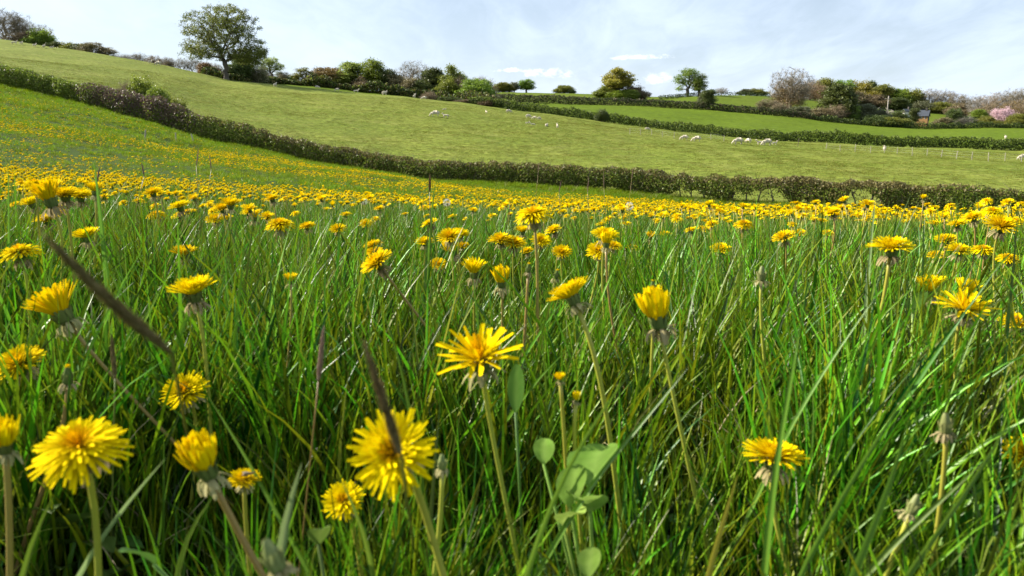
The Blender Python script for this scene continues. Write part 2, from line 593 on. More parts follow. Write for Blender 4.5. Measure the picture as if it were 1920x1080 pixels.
# ------------------------------------------------------------------ scatter (for what nobody could count)
def scatter(name, P, R, S, I, meshes, label, kind='stuff', cat=None):
    """P points, R euler rotations, S scales, I which mesh: one geometry-nodes object."""
    me = bpy.data.meshes.new(name)
    me.vertices.add(len(P))
    me.vertices.foreach_set('co', np.asarray(P, np.float32).ravel())
    a = me.attributes.new('rot', 'FLOAT_VECTOR', 'POINT'); a.data.foreach_set('vector', np.asarray(R, np.float32).ravel())
    a = me.attributes.new('scl', 'FLOAT_VECTOR', 'POINT'); a.data.foreach_set('vector', np.asarray(S, np.float32).ravel())
    a = me.attributes.new('idx', 'INT', 'POINT'); a.data.foreach_set('value', np.asarray(I, np.int32))
    src = bpy.data.collections.new(name + '_kinds')
    for k, m in enumerate(meshes):
        o = bpy.data.objects.new('%s_kind.%03d' % (name, k), m)
        src.objects.link(o)
    o = link(name, me)
    tag(o, label, cat, None, kind)
    ng = bpy.data.node_groups.new(name + '_spread', 'GeometryNodeTree')
    ng.interface.new_socket('Geometry', in_out='INPUT', socket_type='NodeSocketGeometry')
    ng.interface.new_socket('Geometry', in_out='OUTPUT', socket_type='NodeSocketGeometry')
    gi = ng.nodes.new('NodeGroupInput'); go = ng.nodes.new('NodeGroupOutput')
    ci = ng.nodes.new('GeometryNodeCollectionInfo')
    ci.inputs['Collection'].default_value = src
    ci.inputs['Separate Children'].default_value = True
    ci.inputs['Reset Children'].default_value = True
    ip = ng.nodes.new('GeometryNodeInstanceOnPoints')
    ip.inputs['Pick Instance'].default_value = True

    def at(n, t):
        nd = ng.nodes.new('GeometryNodeInputNamedAttribute'); nd.data_type = t
        nd.inputs['Name'].default_value = n
        return [s for s in nd.outputs if s.enabled][0]
    L = ng.links.new
    L(gi.outputs[0], ip.inputs['Points']); L(ci.outputs[0], ip.inputs['Instance'])
    L(at('idx', 'INT'), ip.inputs['Instance Index'])
    L(at('rot', 'FLOAT_VECTOR'), ip.inputs['Rotation'])
    L(at('scl', 'FLOAT_VECTOR'), ip.inputs['Scale'])
    L(ip.outputs[0], go.inputs[0])
    md = o.modifiers.new('spread', 'NODES')
    md.node_group = ng
    return o


def eulers(psi, tilt, tdir):
    """Rotation = tilt by angle towards direction tdir, after a spin psi about z."""
    n = len(psi)
    ax = np.stack([-np.sin(tdir), np.cos(tdir), np.zeros(n)], -1)
    c, s = np.cos(tilt), np.sin(tilt)
    K = np.zeros((n, 3, 3))
    K[:, 0, 1] = -ax[:, 2]; K[:, 0, 2] = ax[:, 1]; K[:, 1, 0] = ax[:, 2]
    K[:, 1, 2] = -ax[:, 0]; K[:, 2, 0] = -ax[:, 1]; K[:, 2, 1] = ax[:, 0]
    T = np.eye(3)[None] + s[:, None, None] * K + (1 - c)[:, None, None] * (K @ K)
    Z = np.zeros((n, 3, 3))
    Z[:, 0, 0] = np.cos(psi); Z[:, 0, 1] = -np.sin(psi); Z[:, 1, 0] = np.sin(psi); Z[:, 1, 1] = np.cos(psi); Z[:, 2, 2] = 1
    R = T @ Z
    return np.stack([np.arctan2(R[:, 2, 1], R[:, 2, 2]), -np.arcsin(np.clip(R[:, 2, 0], -1, 1)), np.arctan2(R[:, 1, 0], R[:, 0, 0])], -1)


def wedge(n, r0, r1, a0=-46, a1=46):
    r = np.sqrt(RNG.random(n) * (r1 * r1 - r0 * r0) + r0 * r0)
    a = np.radians(RNG.uniform(a0, a1, n))
    return r * np.sin(a), r * np.cos(a)


# ------------------------------------------------------------------ grass
def blades(n, rad, h, w, a0, curve, segs=5, rng=RNG, fold=0.35, root=None, ldir=None):
    """n grass blades round the origin: (V, Q, tint)."""
    th = rng.random(n) * 2 * np.pi; rr = rad * np.sqrt(rng.random(n))
    root = np.stack([rr * np.cos(th), rr * np.sin(th), np.full(n, -0.012)], -1) if root is None else root
    ld = rng.random(n) * 2 * np.pi if ldir is None else ldir
    H = rng.uniform(*h, n); Wd = rng.uniform(*w, n); A0 = np.radians(rng.uniform(*a0, n)); C = np.radians(rng.uniform(*curve, n))
    tw = rng.uniform(-1.2, 1.2, n)
    t = np.linspace(0, 1, segs + 1)
    ang = A0[:, None] + C[:, None] * t[None] ** 1.7
    ds = H[:, None] / segs
    amid = (ang[:, 1:] + ang[:, :-1]) / 2
    hx = np.concatenate([np.zeros((n, 1)), np.cumsum(np.sin(amid) * ds, 1)], 1)
    hz = np.concatenate([np.zeros((n, 1)), np.cumsum(np.cos(amid) * ds, 1)], 1)
    D = np.stack([np.cos(ld), np.sin(ld), np.zeros(n)], -1)
    P = root[:, None, :] + hx[..., None] * D[:, None, :] + hz[..., None] * np.array([0, 0, 1.0])
    side = np.stack([-np.sin(ld), np.cos(ld), np.zeros(n)], -1)
    nrm = np.stack([np.cos(ang) * D[:, None, 0], np.cos(ang) * D[:, None, 1], -np.sin(ang)], -1)
    q = tw[:, None] * (0.3 + t[None])
    S = np.cos(q)[..., None] * side[:, None, :] + np.sin(q)[..., None] * nrm
    Nn = -np.sin(q)[..., None] * side[:, None, :] + np.cos(q)[..., None] * nrm
    wt = Wd[:, None] * (0.65 + 0.35 * np.minimum(t * 3, 1)) * np.clip(1 - t ** 2.6, 0.03, 1)
    Lf = P - S * wt[..., None] / 2; Rt = P + S * wt[..., None] / 2; Md = P + Nn * (wt * fold)[..., None] / 2
    V = np.stack([Lf, Md, Rt], 2)          # n, segs+1, 3, 3
    k = (segs + 1) * 3
    b = np.arange(n)[:, None, None] * k + np.arange(segs)[None, :, None] * 3
    c = np.arange(2)[None, None, :]
    Q = np.stack([b + c, b + c + 1, b + c + 4, b + c + 3], -1).reshape(-1, 4)
    base = rng.random(n)
    tint = np.clip(base[:, None, None] ** 1.25 + 0.0 * t[None, :, None], 0, 1) * np.ones((n, segs + 1, 3))
    return V.reshape(-1, 3), Q, tint.ravel()


M_GRASS = leafmat('grass_blade', (.012, .040, .003), (.225, .375, .010), trans=.25, rough=.38, spec=.28, jitter=.7)
M_GRASS2 = leafmat('grass_blade_yellow', (.12, .22, .02), (.28, .34, .05), trans=.4, rough=.4, spec=.4, jitter=.3)
M_GRASSF = leafmat('grass_blade_far', (.095, .165, .005), (.235, .315, .010), trans=.38, rough=.6, spec=.08, jitter=.35)
M_STRAW = leafmat('dry_straw', (.34, .27, .13), (.50, .42, .26), trans=.25, rough=.6, spec=.3, jitter=.3)
M_PAST2 = leafmat('pasture_blade', (.10, .13, .012), (.24, .24, .045), trans=.35, rough=.6, spec=.08, jitter=.6)
M_WEED = leafmat('broad_weed_leaf', (.06, .14, .02), (.12, .21, .04), trans=.3, rough=.4, spec=.4, jitter=.3)


def tuft(name, seed, n, rad, h, w, a0, curve, segs, mats, extra=0):
    rng = np.random.default_rng(seed)
    g = Geo()
    V, Q, t = blades(n, rad, h, w, a0, curve, segs, rng)
    g.add(V, Q, None, 0, t)
    if extra:
        V, Q, t = blades(extra, rad, (h[0] * .7, h[1]), (w[0] * .7, w[1] * .8), (5, 50), (10, 80), segs, rng)
        g.add(V, Q, None, 1, t)
    return g.mesh(name, mats)


def leafblade(L, Wd, up, curl, az, toothed=0.0, segs=7, seed=0, off=(0, 0, 0), w0=.12, wpow=1.0):
    """A broad leaf rising from the origin: V, Q, tint; with a sunk midrib."""
    rng = np.random.default_rng(seed)
    t = np.linspace(0, 1, segs + 1)
    ang = np.radians(up) - np.radians(curl) * t
    ds = L / segs
    r = np.concatenate([[0], np.cumsum(np.cos((ang[1:] + ang[:-1]) / 2) * ds)])
    z = np.concatenate([[0], np.cumsum(np.sin((ang[1:] + ang[:-1]) / 2) * ds)])
    prof = np.sin(np.pi * np.clip(t, 0, 1) ** wpow * .96) ** .8
    prof = np.maximum(prof, w0 * (1 - t)) + .01
    if toothed:
        prof = prof * (1 + toothed * np.where(np.arange(segs + 1) % 2, 1, -1)); prof[-1] = .02
    V = []
    for i in range(segs + 1):
        wv = prof[i] * Wd / 2
        nx, nz = -math.sin(ang[i]), math.cos(ang[i])
        for s in (-1, -.5, 0, .5, 1):
            lift = (abs(s) ** 1.3) * wv * .35 + rng.normal(0, Wd * .02)
            V.append([r[i] + nx * lift, s * wv, z[i] + nz * lift])
    V = np.array(V)
    c, s = math.cos(az), math.sin(az)
    V = V @ np.array([[c, s, 0], [-s, c, 0], [0, 0, 1]]) + np.array(off)
    i = np.arange(segs)[:, None] * 5; j = np.arange(4)[None]
    Q = np.stack([i + j, i + j + 1, i + j + 6, i + j + 5], -1).reshape(-1, 4)
    tint = np.tile([.6, .45, .9, .45, .6], segs + 1) + rng.normal(0, .08, (segs + 1) * 5)
    return V, Q, np.clip(tint, 0, 1)


near = [tuft('tuft', 100 + i, 15, .045, (.14, .31), (.0030, .0066), (1, 18), (3, 48), 7, [M_GRASS, M_GRASS2], 1) for i in range(10)]
near += [tuft('tuft', 130 + i, 8, .04, (.14, .29), (.0058, .0100), (2, 24), (10, 75), 8, [M_GRASS, M_GRASS2], 0) for i in range(3)]
near += [tuft('tuft', 140, 9, .05, (.14, .25), (.0012, .0022), (5, 55), (10, 95), 6, [M_STRAW, M_STRAW], 0)]


def weedtuft(seed):
    rng = np.random.default_rng(seed); g = Geo()
    for k in range(7):
        V, Q, t = leafblade(rng.uniform(.08, .17), rng.uniform(.022, .042), rng.uniform(30, 75), rng.uniform(20, 70), rng.random() * 6.28, .28, 10, seed + k)
        g.add(V, Q, None, 0, t)
    return g.mesh('weed', [M_WEED])


near += [weedtuft(5), weedtuft(17)]
mid = [tuft('tuft', 200 + i, 20, .075, (.14, .31), (.0046, .0090), (1, 17), (4, 45), 4, [M_GRASS, M_GRASS2], 2) for i in range(6)]
far = [tuft('tuft', 300 + i, 30, .14, (.08, .20), (.007, .013), (2, 35), (10, 60), 3, [M_GRASSF, M_GRASS2], 3) for i in range(5)]
rough = [tuft('tuft', 400 + i, 34, .16, (.18, .42), (.009, .016), (2, 35), (15, 75), 4, [M_GRASSF, M_GRASSF], 2) for i in range(4)]
straw = [tuft('tuft', 450, 10, .1, (.25, .5), (.006, .010), (1, 25), (5, 40), 3, [M_STRAW, M_STRAW], 0)]
past = [tuft('tuft', 500 + i, 26, .22, (.03, .085), (.012, .022), (10, 60), (10, 60), 2, [M_PAST2, M_PAST2], 0) for i in range(4)]


def hedge_gap(x, y):
    """distance (m) from the hedge line, positive on the meadow side"""
    return rows_at(np.arctan2(x, y))[0][6] - np.hypot(x, y)


def lean_field(x, y, amt=1.0):
    u = x / np.maximum(y, .2)
    base = np.clip((u - .10) / .5, 0, 1) * 26 + 3
    k = vnoise(x, y, .45, 3)
    d = vnoise(x, y, .8, 9) * 2.4 - 1.2 + (vnoise(x, y, .22, 5) - .5) * 1.6
    return np.radians(base * (.35 + k) * amt + 3), d


def patch(x, y):
    """0..1: lush (1) to thin (0) grass"""
    return np.clip(.58 + 1.7 * (vnoise(x, y, .42, 21) - .5) + 1.5 * (vnoise(x, y, .16, 22) - .5), 0, 1)


# dandelions placed one by one: photo column and row, width, kind, label, lean, stem point, diameter, red stem, thickness, distance
D_ = [
 (738, 850, 172, 'open', 'largest blurred dandelion facing the lens, crossed by a dark grass spike', (-.25, -1.5), (815, 1075), .045, False, 1.25, None),
 (150, 838, 178, 'dome', 'big dandelion with drooping petals on a straight yellow stem, lower left', (.05, -.38), (157, 1010), .047, False, 1.1, None),
 (900, 672, 138, 'sparse', 'ragged star-like dandelion with few long petals and pale bracts', (-.10, -.32), (965, 990), .050, False, 1.0, None),
 (1072, 556, 92, 'saucer', 'dandelion tipped left over a dark cup with hanging pale bracts', (-.50, .35), (1125, 830), .040, False, 1.25, None),
 (1232, 592, 70, 'cup', 'closing dandelion on a long stem right of centre', (-.22, .05), (1275, 790), .030, False, 1.0, .62),
 (384, 872, 84, 'cup', 'half-shut dandelion with a folded-back pale bract on a brown leaning stem', (-.30, -.12), (490, 1060), .030, True, 1.2, .42),
 (458, 900, 64, 'open', 'small dandelion carrying an insect, low in the grass', (.1, -.12), (470, 1060), .036, False, .9, .50),
 (348, 735, 92, 'open', 'round dandelion on an upright stem above the half-shut one', (-.1, -.62), (345, 840), .043, False, 1.0, None),
 (363, 549, 94, 'saucer', 'dandelion seen side-on with a straight green stem, upper left', (-.15, -.05), (375, 680), .045, False, 1.0, None),
 (113, 584, 90, 'half', 'dandelion opening to the left on a dark slanting stem', (-.55, -.05), (215, 700), .045, True, 1.0, .68),
 (36, 683, 98, 'open', 'dandelion near the left edge on a thick pale stem', (-.15, -.45), (46, 880), .045, False, 1.3, None),
 (8, 830, 62, 'cup', 'shut dandelion cut off by the left edge on a brown stem', (.1, -.1), (10, 1070), .030, True, 1.1, .42),
 (645, 940, 86, 'open', 'dandelion low behind grass left of the largest one', (-.1, -.75), (665, 1060), .040, False, 1.0, .50),
 (1450, 858, 122, 'open', 'wide dandelion crossed by two upright grass blades, lower right', (.05, .05), (1475, 1000), .045, False, 1.0, None),
 (1806, 578, 88, 'sparse', 'dandelion with broad blunt petals sitting low at right', (0, -.25), (1812, 680), .045, False, 1.0, None),
 (1906, 606, 62, 'open', 'dandelion cut off by the right edge, halfway up', (-.1, -.15), (1900, 700), .043, False, 1.0, None),
 (1926, 853, 94, 'open', 'dandelion cut off by the lower right edge on an orange stem', (-.2, -.45), (1890, 1080), .043, False, 1.2, None),
 (1670, 465, 80, 'open', 'flat-topped dandelion on a pale leaning stem at right', (-.03, -.05), (1650, 550), .045, False, 1.2, None),
 (1744, 544, 50, 'half', 'half-open small dandelion below the flat-topped one', (-.1, 0), None, .038, False, 1.0, None),
 (1812, 549, 48, 'half', 'small dandelion tucked behind the broad-petalled one', (.3, .1), None, .038, False, 1.0, None),
 (708, 493, 68, 'open', 'dandelion leaning steeply left on a dark slanting stem', (-.62, -.30), (765, 560), .043, True, 1.0, None),
 (888, 510, 44, 'half', 'upright cup-shaped dandelion left of the shut orange-veined one', (0, -.05), (890, 600), .040, False, 1.0, 1.0),
 (940, 527, 36, 'cup', 'shut dandelion with orange veins on a brown stem', (-.05, -.1), (940, 630), .036, True, 1.0, .95),
 (1000, 402, 72, 'dome', 'tall dandelion rising above the others on a reddish stem, centre', (-.12, -.10), (1004, 500), .045, True, 1.1, .93),
 (1135, 442, 54, 'open', 'upper dandelion of the tangled cluster right of centre', (.1, -.2), None, .042, False, 1.0, None),
 (1137, 455, 26, 'cup', 'dark shut dandelion in the middle of the tangled cluster', (0, 0), (1152, 540), .030, True, .9, .95),
 (1122, 472, 46, 'open', 'lower dandelion of the tangled cluster right of centre', (-.2, -.7), None, .040, False, 1.0, None),
 (1150, 462, 34, 'open', 'right-hand dandelion of the tangled cluster', (.2, -.3), None, .040, False, 1.0, None),
 (1053, 473, 38, 'open', 'single round dandelion between the tall one and the tangled cluster', (0, -.5), None, .040, False, 1.0, None),
 (843, 444, 48, 'open', 'broad dandelion touching a smaller one, left of centre', (-.1, -.4), None, .043, False, 1.0, None),
 (864, 440, 34, 'saucer', 'smaller dandelion overlapping the broad one from behind', (.3, -.3), None, .042, False, 1.0, None),
 (847, 470, 30, 'cup', 'shut dandelion leaning left under the broad one', (-.35, 0), None, .036, False, 1.0, 1.35),
 (868, 461, 28, 'open', 'small dandelion right of the leaning shut one', (.1, -.2), None, .040, False, 1.0, None),
 (796, 454, 36, 'open', 'small flat dandelion left of the broad one', (0, -.2), None, .040, False, 1.0, None),
 (821, 496, 34, 'open', 'half-hidden dandelion between grass blades below the flat small one', (0, -.6), None, .040, False, 1.0, None),
 (702, 474, 38, 'open', 'dandelion behind the steeply leaning one', (-.1, -.3), None, .042, False, 1.0, None),
 (938, 450, 46, 'open', 'left dandelion of the bunch under the tall one', (-.1, -.25), None, .043, False, 1.0, None),
 (964, 457, 46, 'open', 'front dandelion of the bunch under the tall one', (.1, -.3), None, .043, False, 1.0, None),
 (980, 434, 34, 'saucer', 'back dandelion of the bunch, left of the reddish stem', (0, -.1), None, .043, False, 1.0, None),
 (1014, 452, 40, 'open', 'dandelion right of the reddish stem facing the lens', (.15, -.6), None, .043, False, 1.0, None),
 (1038, 432, 34, 'open', 'dandelion right of the tall one, tipped up to the right', (-.35, -.2), None, .043, False, 1.0, None),
 (988, 471, 26, 'open', 'lowest dandelion of the bunch under the tall one', (-.2, -.2), None, .038, False, 1.0, None),
 (345, 477, 52, 'saucer', 'dandelion in dark grass left of centre, seen side-on', (0, -.1), None, .043, False, 1.0, None),
 (162, 444, 54, 'saucer', 'dandelion with ragged rim above a thick dark grass spike', (-.15, -.1), None, .043, False, 1.0, None),
 (150, 471, 28, 'open', 'small dandelion just below the ragged-rimmed one', (0, -.3), None, .036, False, 1.0, None),
 (38, 473, 76, 'dome', 'flat wide dandelion near the left edge, seen side-on', (-.15, 0), (40, 520), .045, False, 1.0, None),
 (88, 412, 46, 'open', 'dandelion alone under the crowded left clump', (-.1, -.2), None, .043, False, 1.0, None),
 (66, 346, 50, 'dome', 'highest dandelion of the crowded left clump, drooping petals', (0, 0), None, .045, False, 1.0, None),
 (92, 372, 62, 'half', 'dandelion with radiating petals at the front of the left clump', (-.3, -.1), None, .045, False, 1.0, None),
 (122, 366, 60, 'open', 'middle dandelion of the crowded left clump', (0, -.1), None, .045, False, 1.0, None),
 (151, 368, 52, 'open', 'right dandelion of the crowded left clump', (.1, -.1), None, .045, False, 1.0, None),
 (60, 382, 44, 'saucer', 'lower left dandelion of the crowded left clump', (-.3, -.2), None, .045, False, 1.0, None),
 (178, 358, 30, 'half', 'cup-shaped dandelion by an upright blade right of the left clump', (0, 0), None, .040, False, 1.0, 1.2),
 (337, 388, 44, 'open', 'dandelion with dark cup left of the taller stalks', (-.25, -.1), None, .043, False, 1.0, None),
 (417, 391, 40, 'open', 'left upper dandelion of the bunch at a third of the width', (-.1, -.2), None, .043, False, 1.0, None),
 (432, 384, 42, 'saucer', 'right upper dandelion of the bunch at a third of the width', (.1, -.1), None, .043, False, 1.0, None),
 (404, 411, 36, 'open', 'lower dandelion of the bunch at a third of the width', (0, -.4), None, .042, False, 1.0, None),
 (476, 408, 26, 'half', 'upright cup-shaped dandelion right of that bunch', (-.1, 0), None, .042, False, 1.0, None),
 (525, 420, 56, 'dome', 'flat dandelion with a neighbour overlapping, left of centre', (0, -.1), None, .045, False, 1.0, None),
 (576, 425, 32, 'open', 'small dandelion right of the flat overlapping ones', (-.1, -.2), None, .042, False, 1.0, None),
 (633, 430, 32, 'open', 'small dandelion between the flat pair and the leaning one', (0, -.4), None, .042, False, 1.0, None),
 (686, 420, 26, 'open', 'tiny upright dandelion above the steeply leaning one', (0, -.6), None, .040, False, 1.0, None),
 (1395, 420, 38, 'dome', 'round dandelion standing clear in the grass right of centre', (0, -.15), None, .043, False, 1.0, None),
 (1335, 421, 26, 'open', 'dandelion with an orange tinge left of the round clear one', (-.3, -.2), None, .042, False, 1.0, None),
 (1500, 438, 28, 'open', 'small dandelion in open grass, first of a loose pair at right', (0, -.3), None, .042, False, 1.0, None),
 (1552, 438, 24, 'open', 'small dandelion in open grass, second of a loose pair at right', (0, -.3), None, .042, False, 1.0, None),
 (1247, 440, 26, 'open', 'small dandelion in grass right of the tangled cluster', (0, -.1), None, .042, False, 1.0, None),
 (1272, 466, 24, 'open', 'lower small dandelion in grass right of the tangled cluster', (0, -.2), None, .042, False, 1.0, None),
 (1186, 464, 28, 'dome', 'thin flat dandelion right beside the tangled cluster', (0, -.1), None, .042, False, 1.0, None),
 (1756, 480, 34, 'open', 'dandelion left of the line of three at right', (-.2, -.2), None, .043, False, 1.0, None),
 (1797, 470, 48, 'open', 'first wide dandelion of the line of three at right', (0, -.2), None, .045, False, 1.0, None),
 (1843, 468, 44, 'dome', 'second dandelion of the line of three at right', (0, -.1), None, .045, False, 1.0, None),
 (1890, 484, 42, 'dome', 'third, lowest dandelion of the line of three at right', (0, -.1), None, .045, False, 1.0, None),
 (1917, 507, 30, 'open', 'dandelion touching the right edge below the line of three', (0, -.1), None, .045, False, 1.0, None),
 (1877, 424, 62, 'open', 'spidery dandelion above the line of three', (0, -.4), None, .045, False, 1.0, 1.25),
 (545, 526, 26, 'half', 'tiny faded dandelion on a long reddish stem', (0, 0), (536, 660), .028, True, .7, .85),
 (1050, 711, 22, 'half', 'small withering dandelion above pale broad leaves', (-.1, -.2), (1052, 800), .022, False, .9, .55),
 (1081, 748, 18, 'cup', 'small withering shut dandelion just right of its twin', (.1, -.1), (1083, 830), .022, False, .9, .55),
 (127, 706, 18, 'bud', 'bud with a yellow tip and shrivelled brown bracts at left', (.1, 0), (100, 810), .030, True, 1.1, .60),
 (991, 504, 9, 'bud', 'slim green bud with a yellow tip on a bent pinkish stem', (.05, 0), (980, 600), .030, True, 1.0, .88),
 (1043, 516, 9, 'bud', 'slanted green bud with a yellow tip right of the slim one', (.25, 0), (1036, 560), .030, False, 1.0, .92),
 (1224, 536, 9, 'bud', 'small yellow-tipped bud above the closing dandelion', (-.1, 0), (1226, 580), .030, False, 1.0, .80),
 (1773, 796, 21, 'greenbud', 'closed green bud with pale curled bracts on a bright stem at right', (-.12, 0), (1760, 930), .030, False, 1.05, .52),
 (1713, 948, 21, 'greenbud', 'low closed green bud with a brown tip, lower right', (.25, 0), (1690, 1010), .030, False, 1.2, .48),
 (512, 1045, 36, 'greenbud', 'big blurred green bud at the bottom left of centre', (-.35, 0), (560, 1200), .030, False, 1.4, .30),
 (829, 868, 16, 'greenbud', 'dark green bud close right of the largest dandelion', (0, 0), (822, 960), .030, False, 1.0, .46),
 (1428, 515, 14, 'greenbud', 'pale upright bud alone in the tall grass right of centre', (0, 0), (1433, 560), .030, False, 1.0, .85),
 (683, 379, 12, 'clock', 'white seed head among the far yellow flowers, left of centre', (0, 0), None, .040, False, 1.0, 4.2),
 (838, 381, 14, 'clock', 'white seed head among the far yellow flowers near the centre', (0, 0), None, .040, False, 1.0, 3.8),
 (1180, 388, 16, 'clock', 'white seed head in the crowded band right of centre', (0, 0), None, .040, False, 1.0, 3.4),
]


def clear_views(x, y, z, s, tall, rng):
    """Shorten the grass that would stand in front of a dandelion the photograph shows clear."""
    px = 960 + FPX * x / np.maximum(y, .05) * math.cos(PITCH)
    out = s.copy()
    for d in D_:
        Y = d[10] or d[7] * FPX / d[2]
        hd = pix(d[0], d[1] + d[2] * .35, Y)
        cx = hd[0] / hd[1]
        m = (np.abs(x / np.maximum(y, .05) - cx) < (d[2] * .5 + 6) / FPX) & (y > .05) & (y < Y - .015)
        line = EYE + (hd[2] - EYE) * y / Y
        lim = np.clip((line - z) / tall, .12, 9)
        m &= (lim < out) & (rng.random(len(x)) < .93)
        out[m] = lim[m]
    return out


# near grass, all round the lens
n = 7600
x1, y1 = wedge(n, .30, 2.6)
x2, y2 = wedge(4200, .30, 2.8, 46, 314)
x = np.concatenate([x1, x2]); y = np.concatenate([y1, y2])
pk = patch(x, y)
keep = RNG.random(len(x)) < .22 + .95 * pk
x, y, pk = x[keep], y[keep], pk[keep]
r = np.hypot(x, y)
P = np.stack([x, y, height(x, y)], -1)
tl, td = lean_field(x, y)
s = RNG.uniform(.72, 1.15, len(x)) * (.52 + .60 * pk)
s *= np.clip(.52 + (r - .3) * .9, .52, 1.0) * (1 + .07 * np.clip((x / np.maximum(y, .2) - .1) * 3, 0, 1))
s = clear_views(x, y, P[:, 2], s, .27, RNG)
S = np.stack([s * .95, s * .95, s], -1)
idx = RNG.choice(len(near), len(x), p=np.array([.067] * 10 + [.055] * 3 + [.045] + [.060] * 2))
scatter('grass', P, eulers(RNG.random(len(x)) * 6.28, tl * RNG.uniform(.4, 1.4, len(x)), td + RNG.normal(0, .5, len(x))), S, idx, near,
        'long spring grass blades around the dandelions close by')
# middle grass
x, y = wedge(36000, 2.5, 11)
xe, ye = wedge(5200, 2.5, 9, 46, 75)
xf, yf = wedge(5200, 2.5, 9, -75, -46)
x = np.concatenate([x, xe, xf]); y = np.concatenate([y, ye, yf])
r = np.hypot(x, y)
pk = patch(x, y)
keep = RNG.random(len(x)) < (.25 + .85 * pk) * np.clip(1.15 - (r - 2.5) * .07, .35, 1)
x, y, pk = x[keep], y[keep], pk[keep]
P = np.stack([x, y, height(x, y)], -1)
tl, td = lean_field(x, y, .7)
s = RNG.uniform(.66, .98, len(x)) * (.58 + .54 * pk)
s = clear_views(x, y, P[:, 2], s, .29, RNG)
scatter('grass', P, eulers(RNG.random(len(x)) * 6.28, tl * RNG.uniform(.4, 1.4, len(x)), td), np.stack([s, s, s], -1),
        RNG.integers(0, 6, len(x)), mid, 'green meadow grass under the crowded band of yellow heads')
# far meadow grass
x, y = wedge(64000, 9, 85, -53, 53)
g = hedge_gap(x, y)
r = np.hypot(x, y)
keep = (g > 1.0) & (RNG.random(len(x)) < .95)
x, y, g, r = x[keep], y[keep], g[keep], r[keep]
P = np.stack([x, y, height(x, y)], -1)
pk = vnoise(x, y, 5, 31) * .6 + vnoise(x, y, 1.6, 32) * .4
s = RNG.uniform(.6, 1.05, len(x)) * (.5 + .8 * pk) * (1 + np.clip((r - 15) / 60, 0, .8))
scatter('grass', P, eulers(RNG.random(len(x)) * 6.28, RNG.uniform(0, .35, len(x)), RNG.random(len(x)) * 6.28), np.stack([s * 1.2, s * 1.2, s * .8], -1),
        RNG.integers(0, 5, len(x)), far, 'meadow grass on the slope rising towards the long hedge')
# rough unmown strip at the foot of the hedge
a = np.radians(RNG.uniform(-50, 50, 9000)); gg = RNG.gamma(1.6, .75, 9000) - .35
rr_ = rows_at(a)[0][6] - gg
x, y = rr_ * np.sin(a), rr_ * np.cos(a)
P = np.stack([x, y, height(x, y)], -1)
s = RNG.uniform(.5, 1.0, len(x))
idx = np.where(RNG.random(len(x)) < np.clip((np.degrees(a) + 5) / 90, .03, .3), 4, RNG.integers(0, 4, len(x)))
scatter('grass', P, eulers(RNG.random(len(x)) * 6.28, RNG.uniform(0, .4, len(x)), RNG.random(len(x)) * 6.28), np.stack([s * 1.2, s * 1.2, s], -1),
        idx, rough + straw, 'lush uncut grass strip along the foot of the hedge')
# pasture turf
x, y = wedge(70000, 34, 135, -44, 44)
g = -hedge_gap(x, y)
keep = (g > .8) & (np.hypot(x, y) < rows_at(np.arctan2(x, y))[0][8] + 3)
x, y = x[keep], y[keep]
pk = vnoise(x, y, 2.5, 41) * .5 + vnoise(x, y, 9, 42) * .5
P = np.stack([x, y, height(x, y)], -1)
s = RNG.uniform(.5, 1.3, len(x)) * (.3 + 1.3 * pk)
scatter('pasture_grass', P, eulers(RNG.random(len(x)) * 6.28, RNG.uniform(0, .3, len(x)), RNG.random(len(x)) * 6.28), np.stack([s * 1.5, s * 1.5, s], -1),
        RNG.integers(0, 4, len(x)), past, 'short grazed turf of the sheep pasture beyond the hedge')

# ------------------------------------------------------------------ leaf cards shared by hedges and trees
def cards(C, size, rng, up=0.0, aspect=1.5):
    """Leaf-shaped four-point faces at centres C."""
    n = len(C)
    sz = size * rng.uniform(.6, 1.3, n)
    nrm = rng.normal(size=(n, 3)); nrm[:, 2] += up
    nrm /= np.linalg.norm(nrm, axis=1)[:, None]
    a = np.cross(nrm, rng.normal(size=(n, 3))); a /= np.linalg.norm(a, axis=1)[:, None]
    b = np.cross(nrm, a)
    a *= (sz * aspect / 2)[:, None]; b *= (sz / 2)[:, None]
    V = np.stack([C - a, C + b * .9 - a * .1, C + a, C - b * .9 - a * .1], 1).reshape(-1, 3)
    Q = np.arange(n * 4).reshape(-1, 4)
    return V, Q


# ------------------------------------------------------------------ hedges
M_HG = leafmat('hedge_leaf', (.085, .135, .013), (.23, .29, .037), trans=.36, rough=.5, spec=.3, jitter=0, noise=.6)
M_HB = leafmat('hedge_leaf_bronze', (.105, .092, .030), (.20, .165, .055), trans=.25, rough=.55, spec=.25, jitter=0, noise=.6)
M_HP = leafmat('hedge_leaf_purple', (.11, .074, .055), (.21, .145, .11), trans=.22, rough=.55, spec=.25, jitter=0, noise=.6)
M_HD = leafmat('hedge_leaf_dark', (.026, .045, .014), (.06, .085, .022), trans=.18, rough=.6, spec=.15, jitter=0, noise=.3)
M_TWIG = plainmat('twig_bark', (.11, .085, .06), (.20, .165, .13), .85, 20)
M_BARK = plainmat('tree_bark', (.06, .05, .038), (.13, .11, .085), .9, 6, .5)
M_BARKP = plainmat('pale_bark', (.20, .17, .14), (.33, .30, .26), .9, 6, .3)


def curve_pts(pts, n):
    """pts: (px, Y) along a line on the soil -> n world points"""
    P = np.array([ground_at(px, Y) for px, Y in pts])
    d = np.concatenate([[0], np.cumsum(np.linalg.norm(np.diff(P, axis=0), axis=1))])
    t = np.linspace(0, d[-1], n)
    X = np.interp(t, d, P[:, 0]); Yv = np.interp(t, d, P[:, 1])
    return np.stack([X, Yv, height(X, Yv)], -1), d[-1]


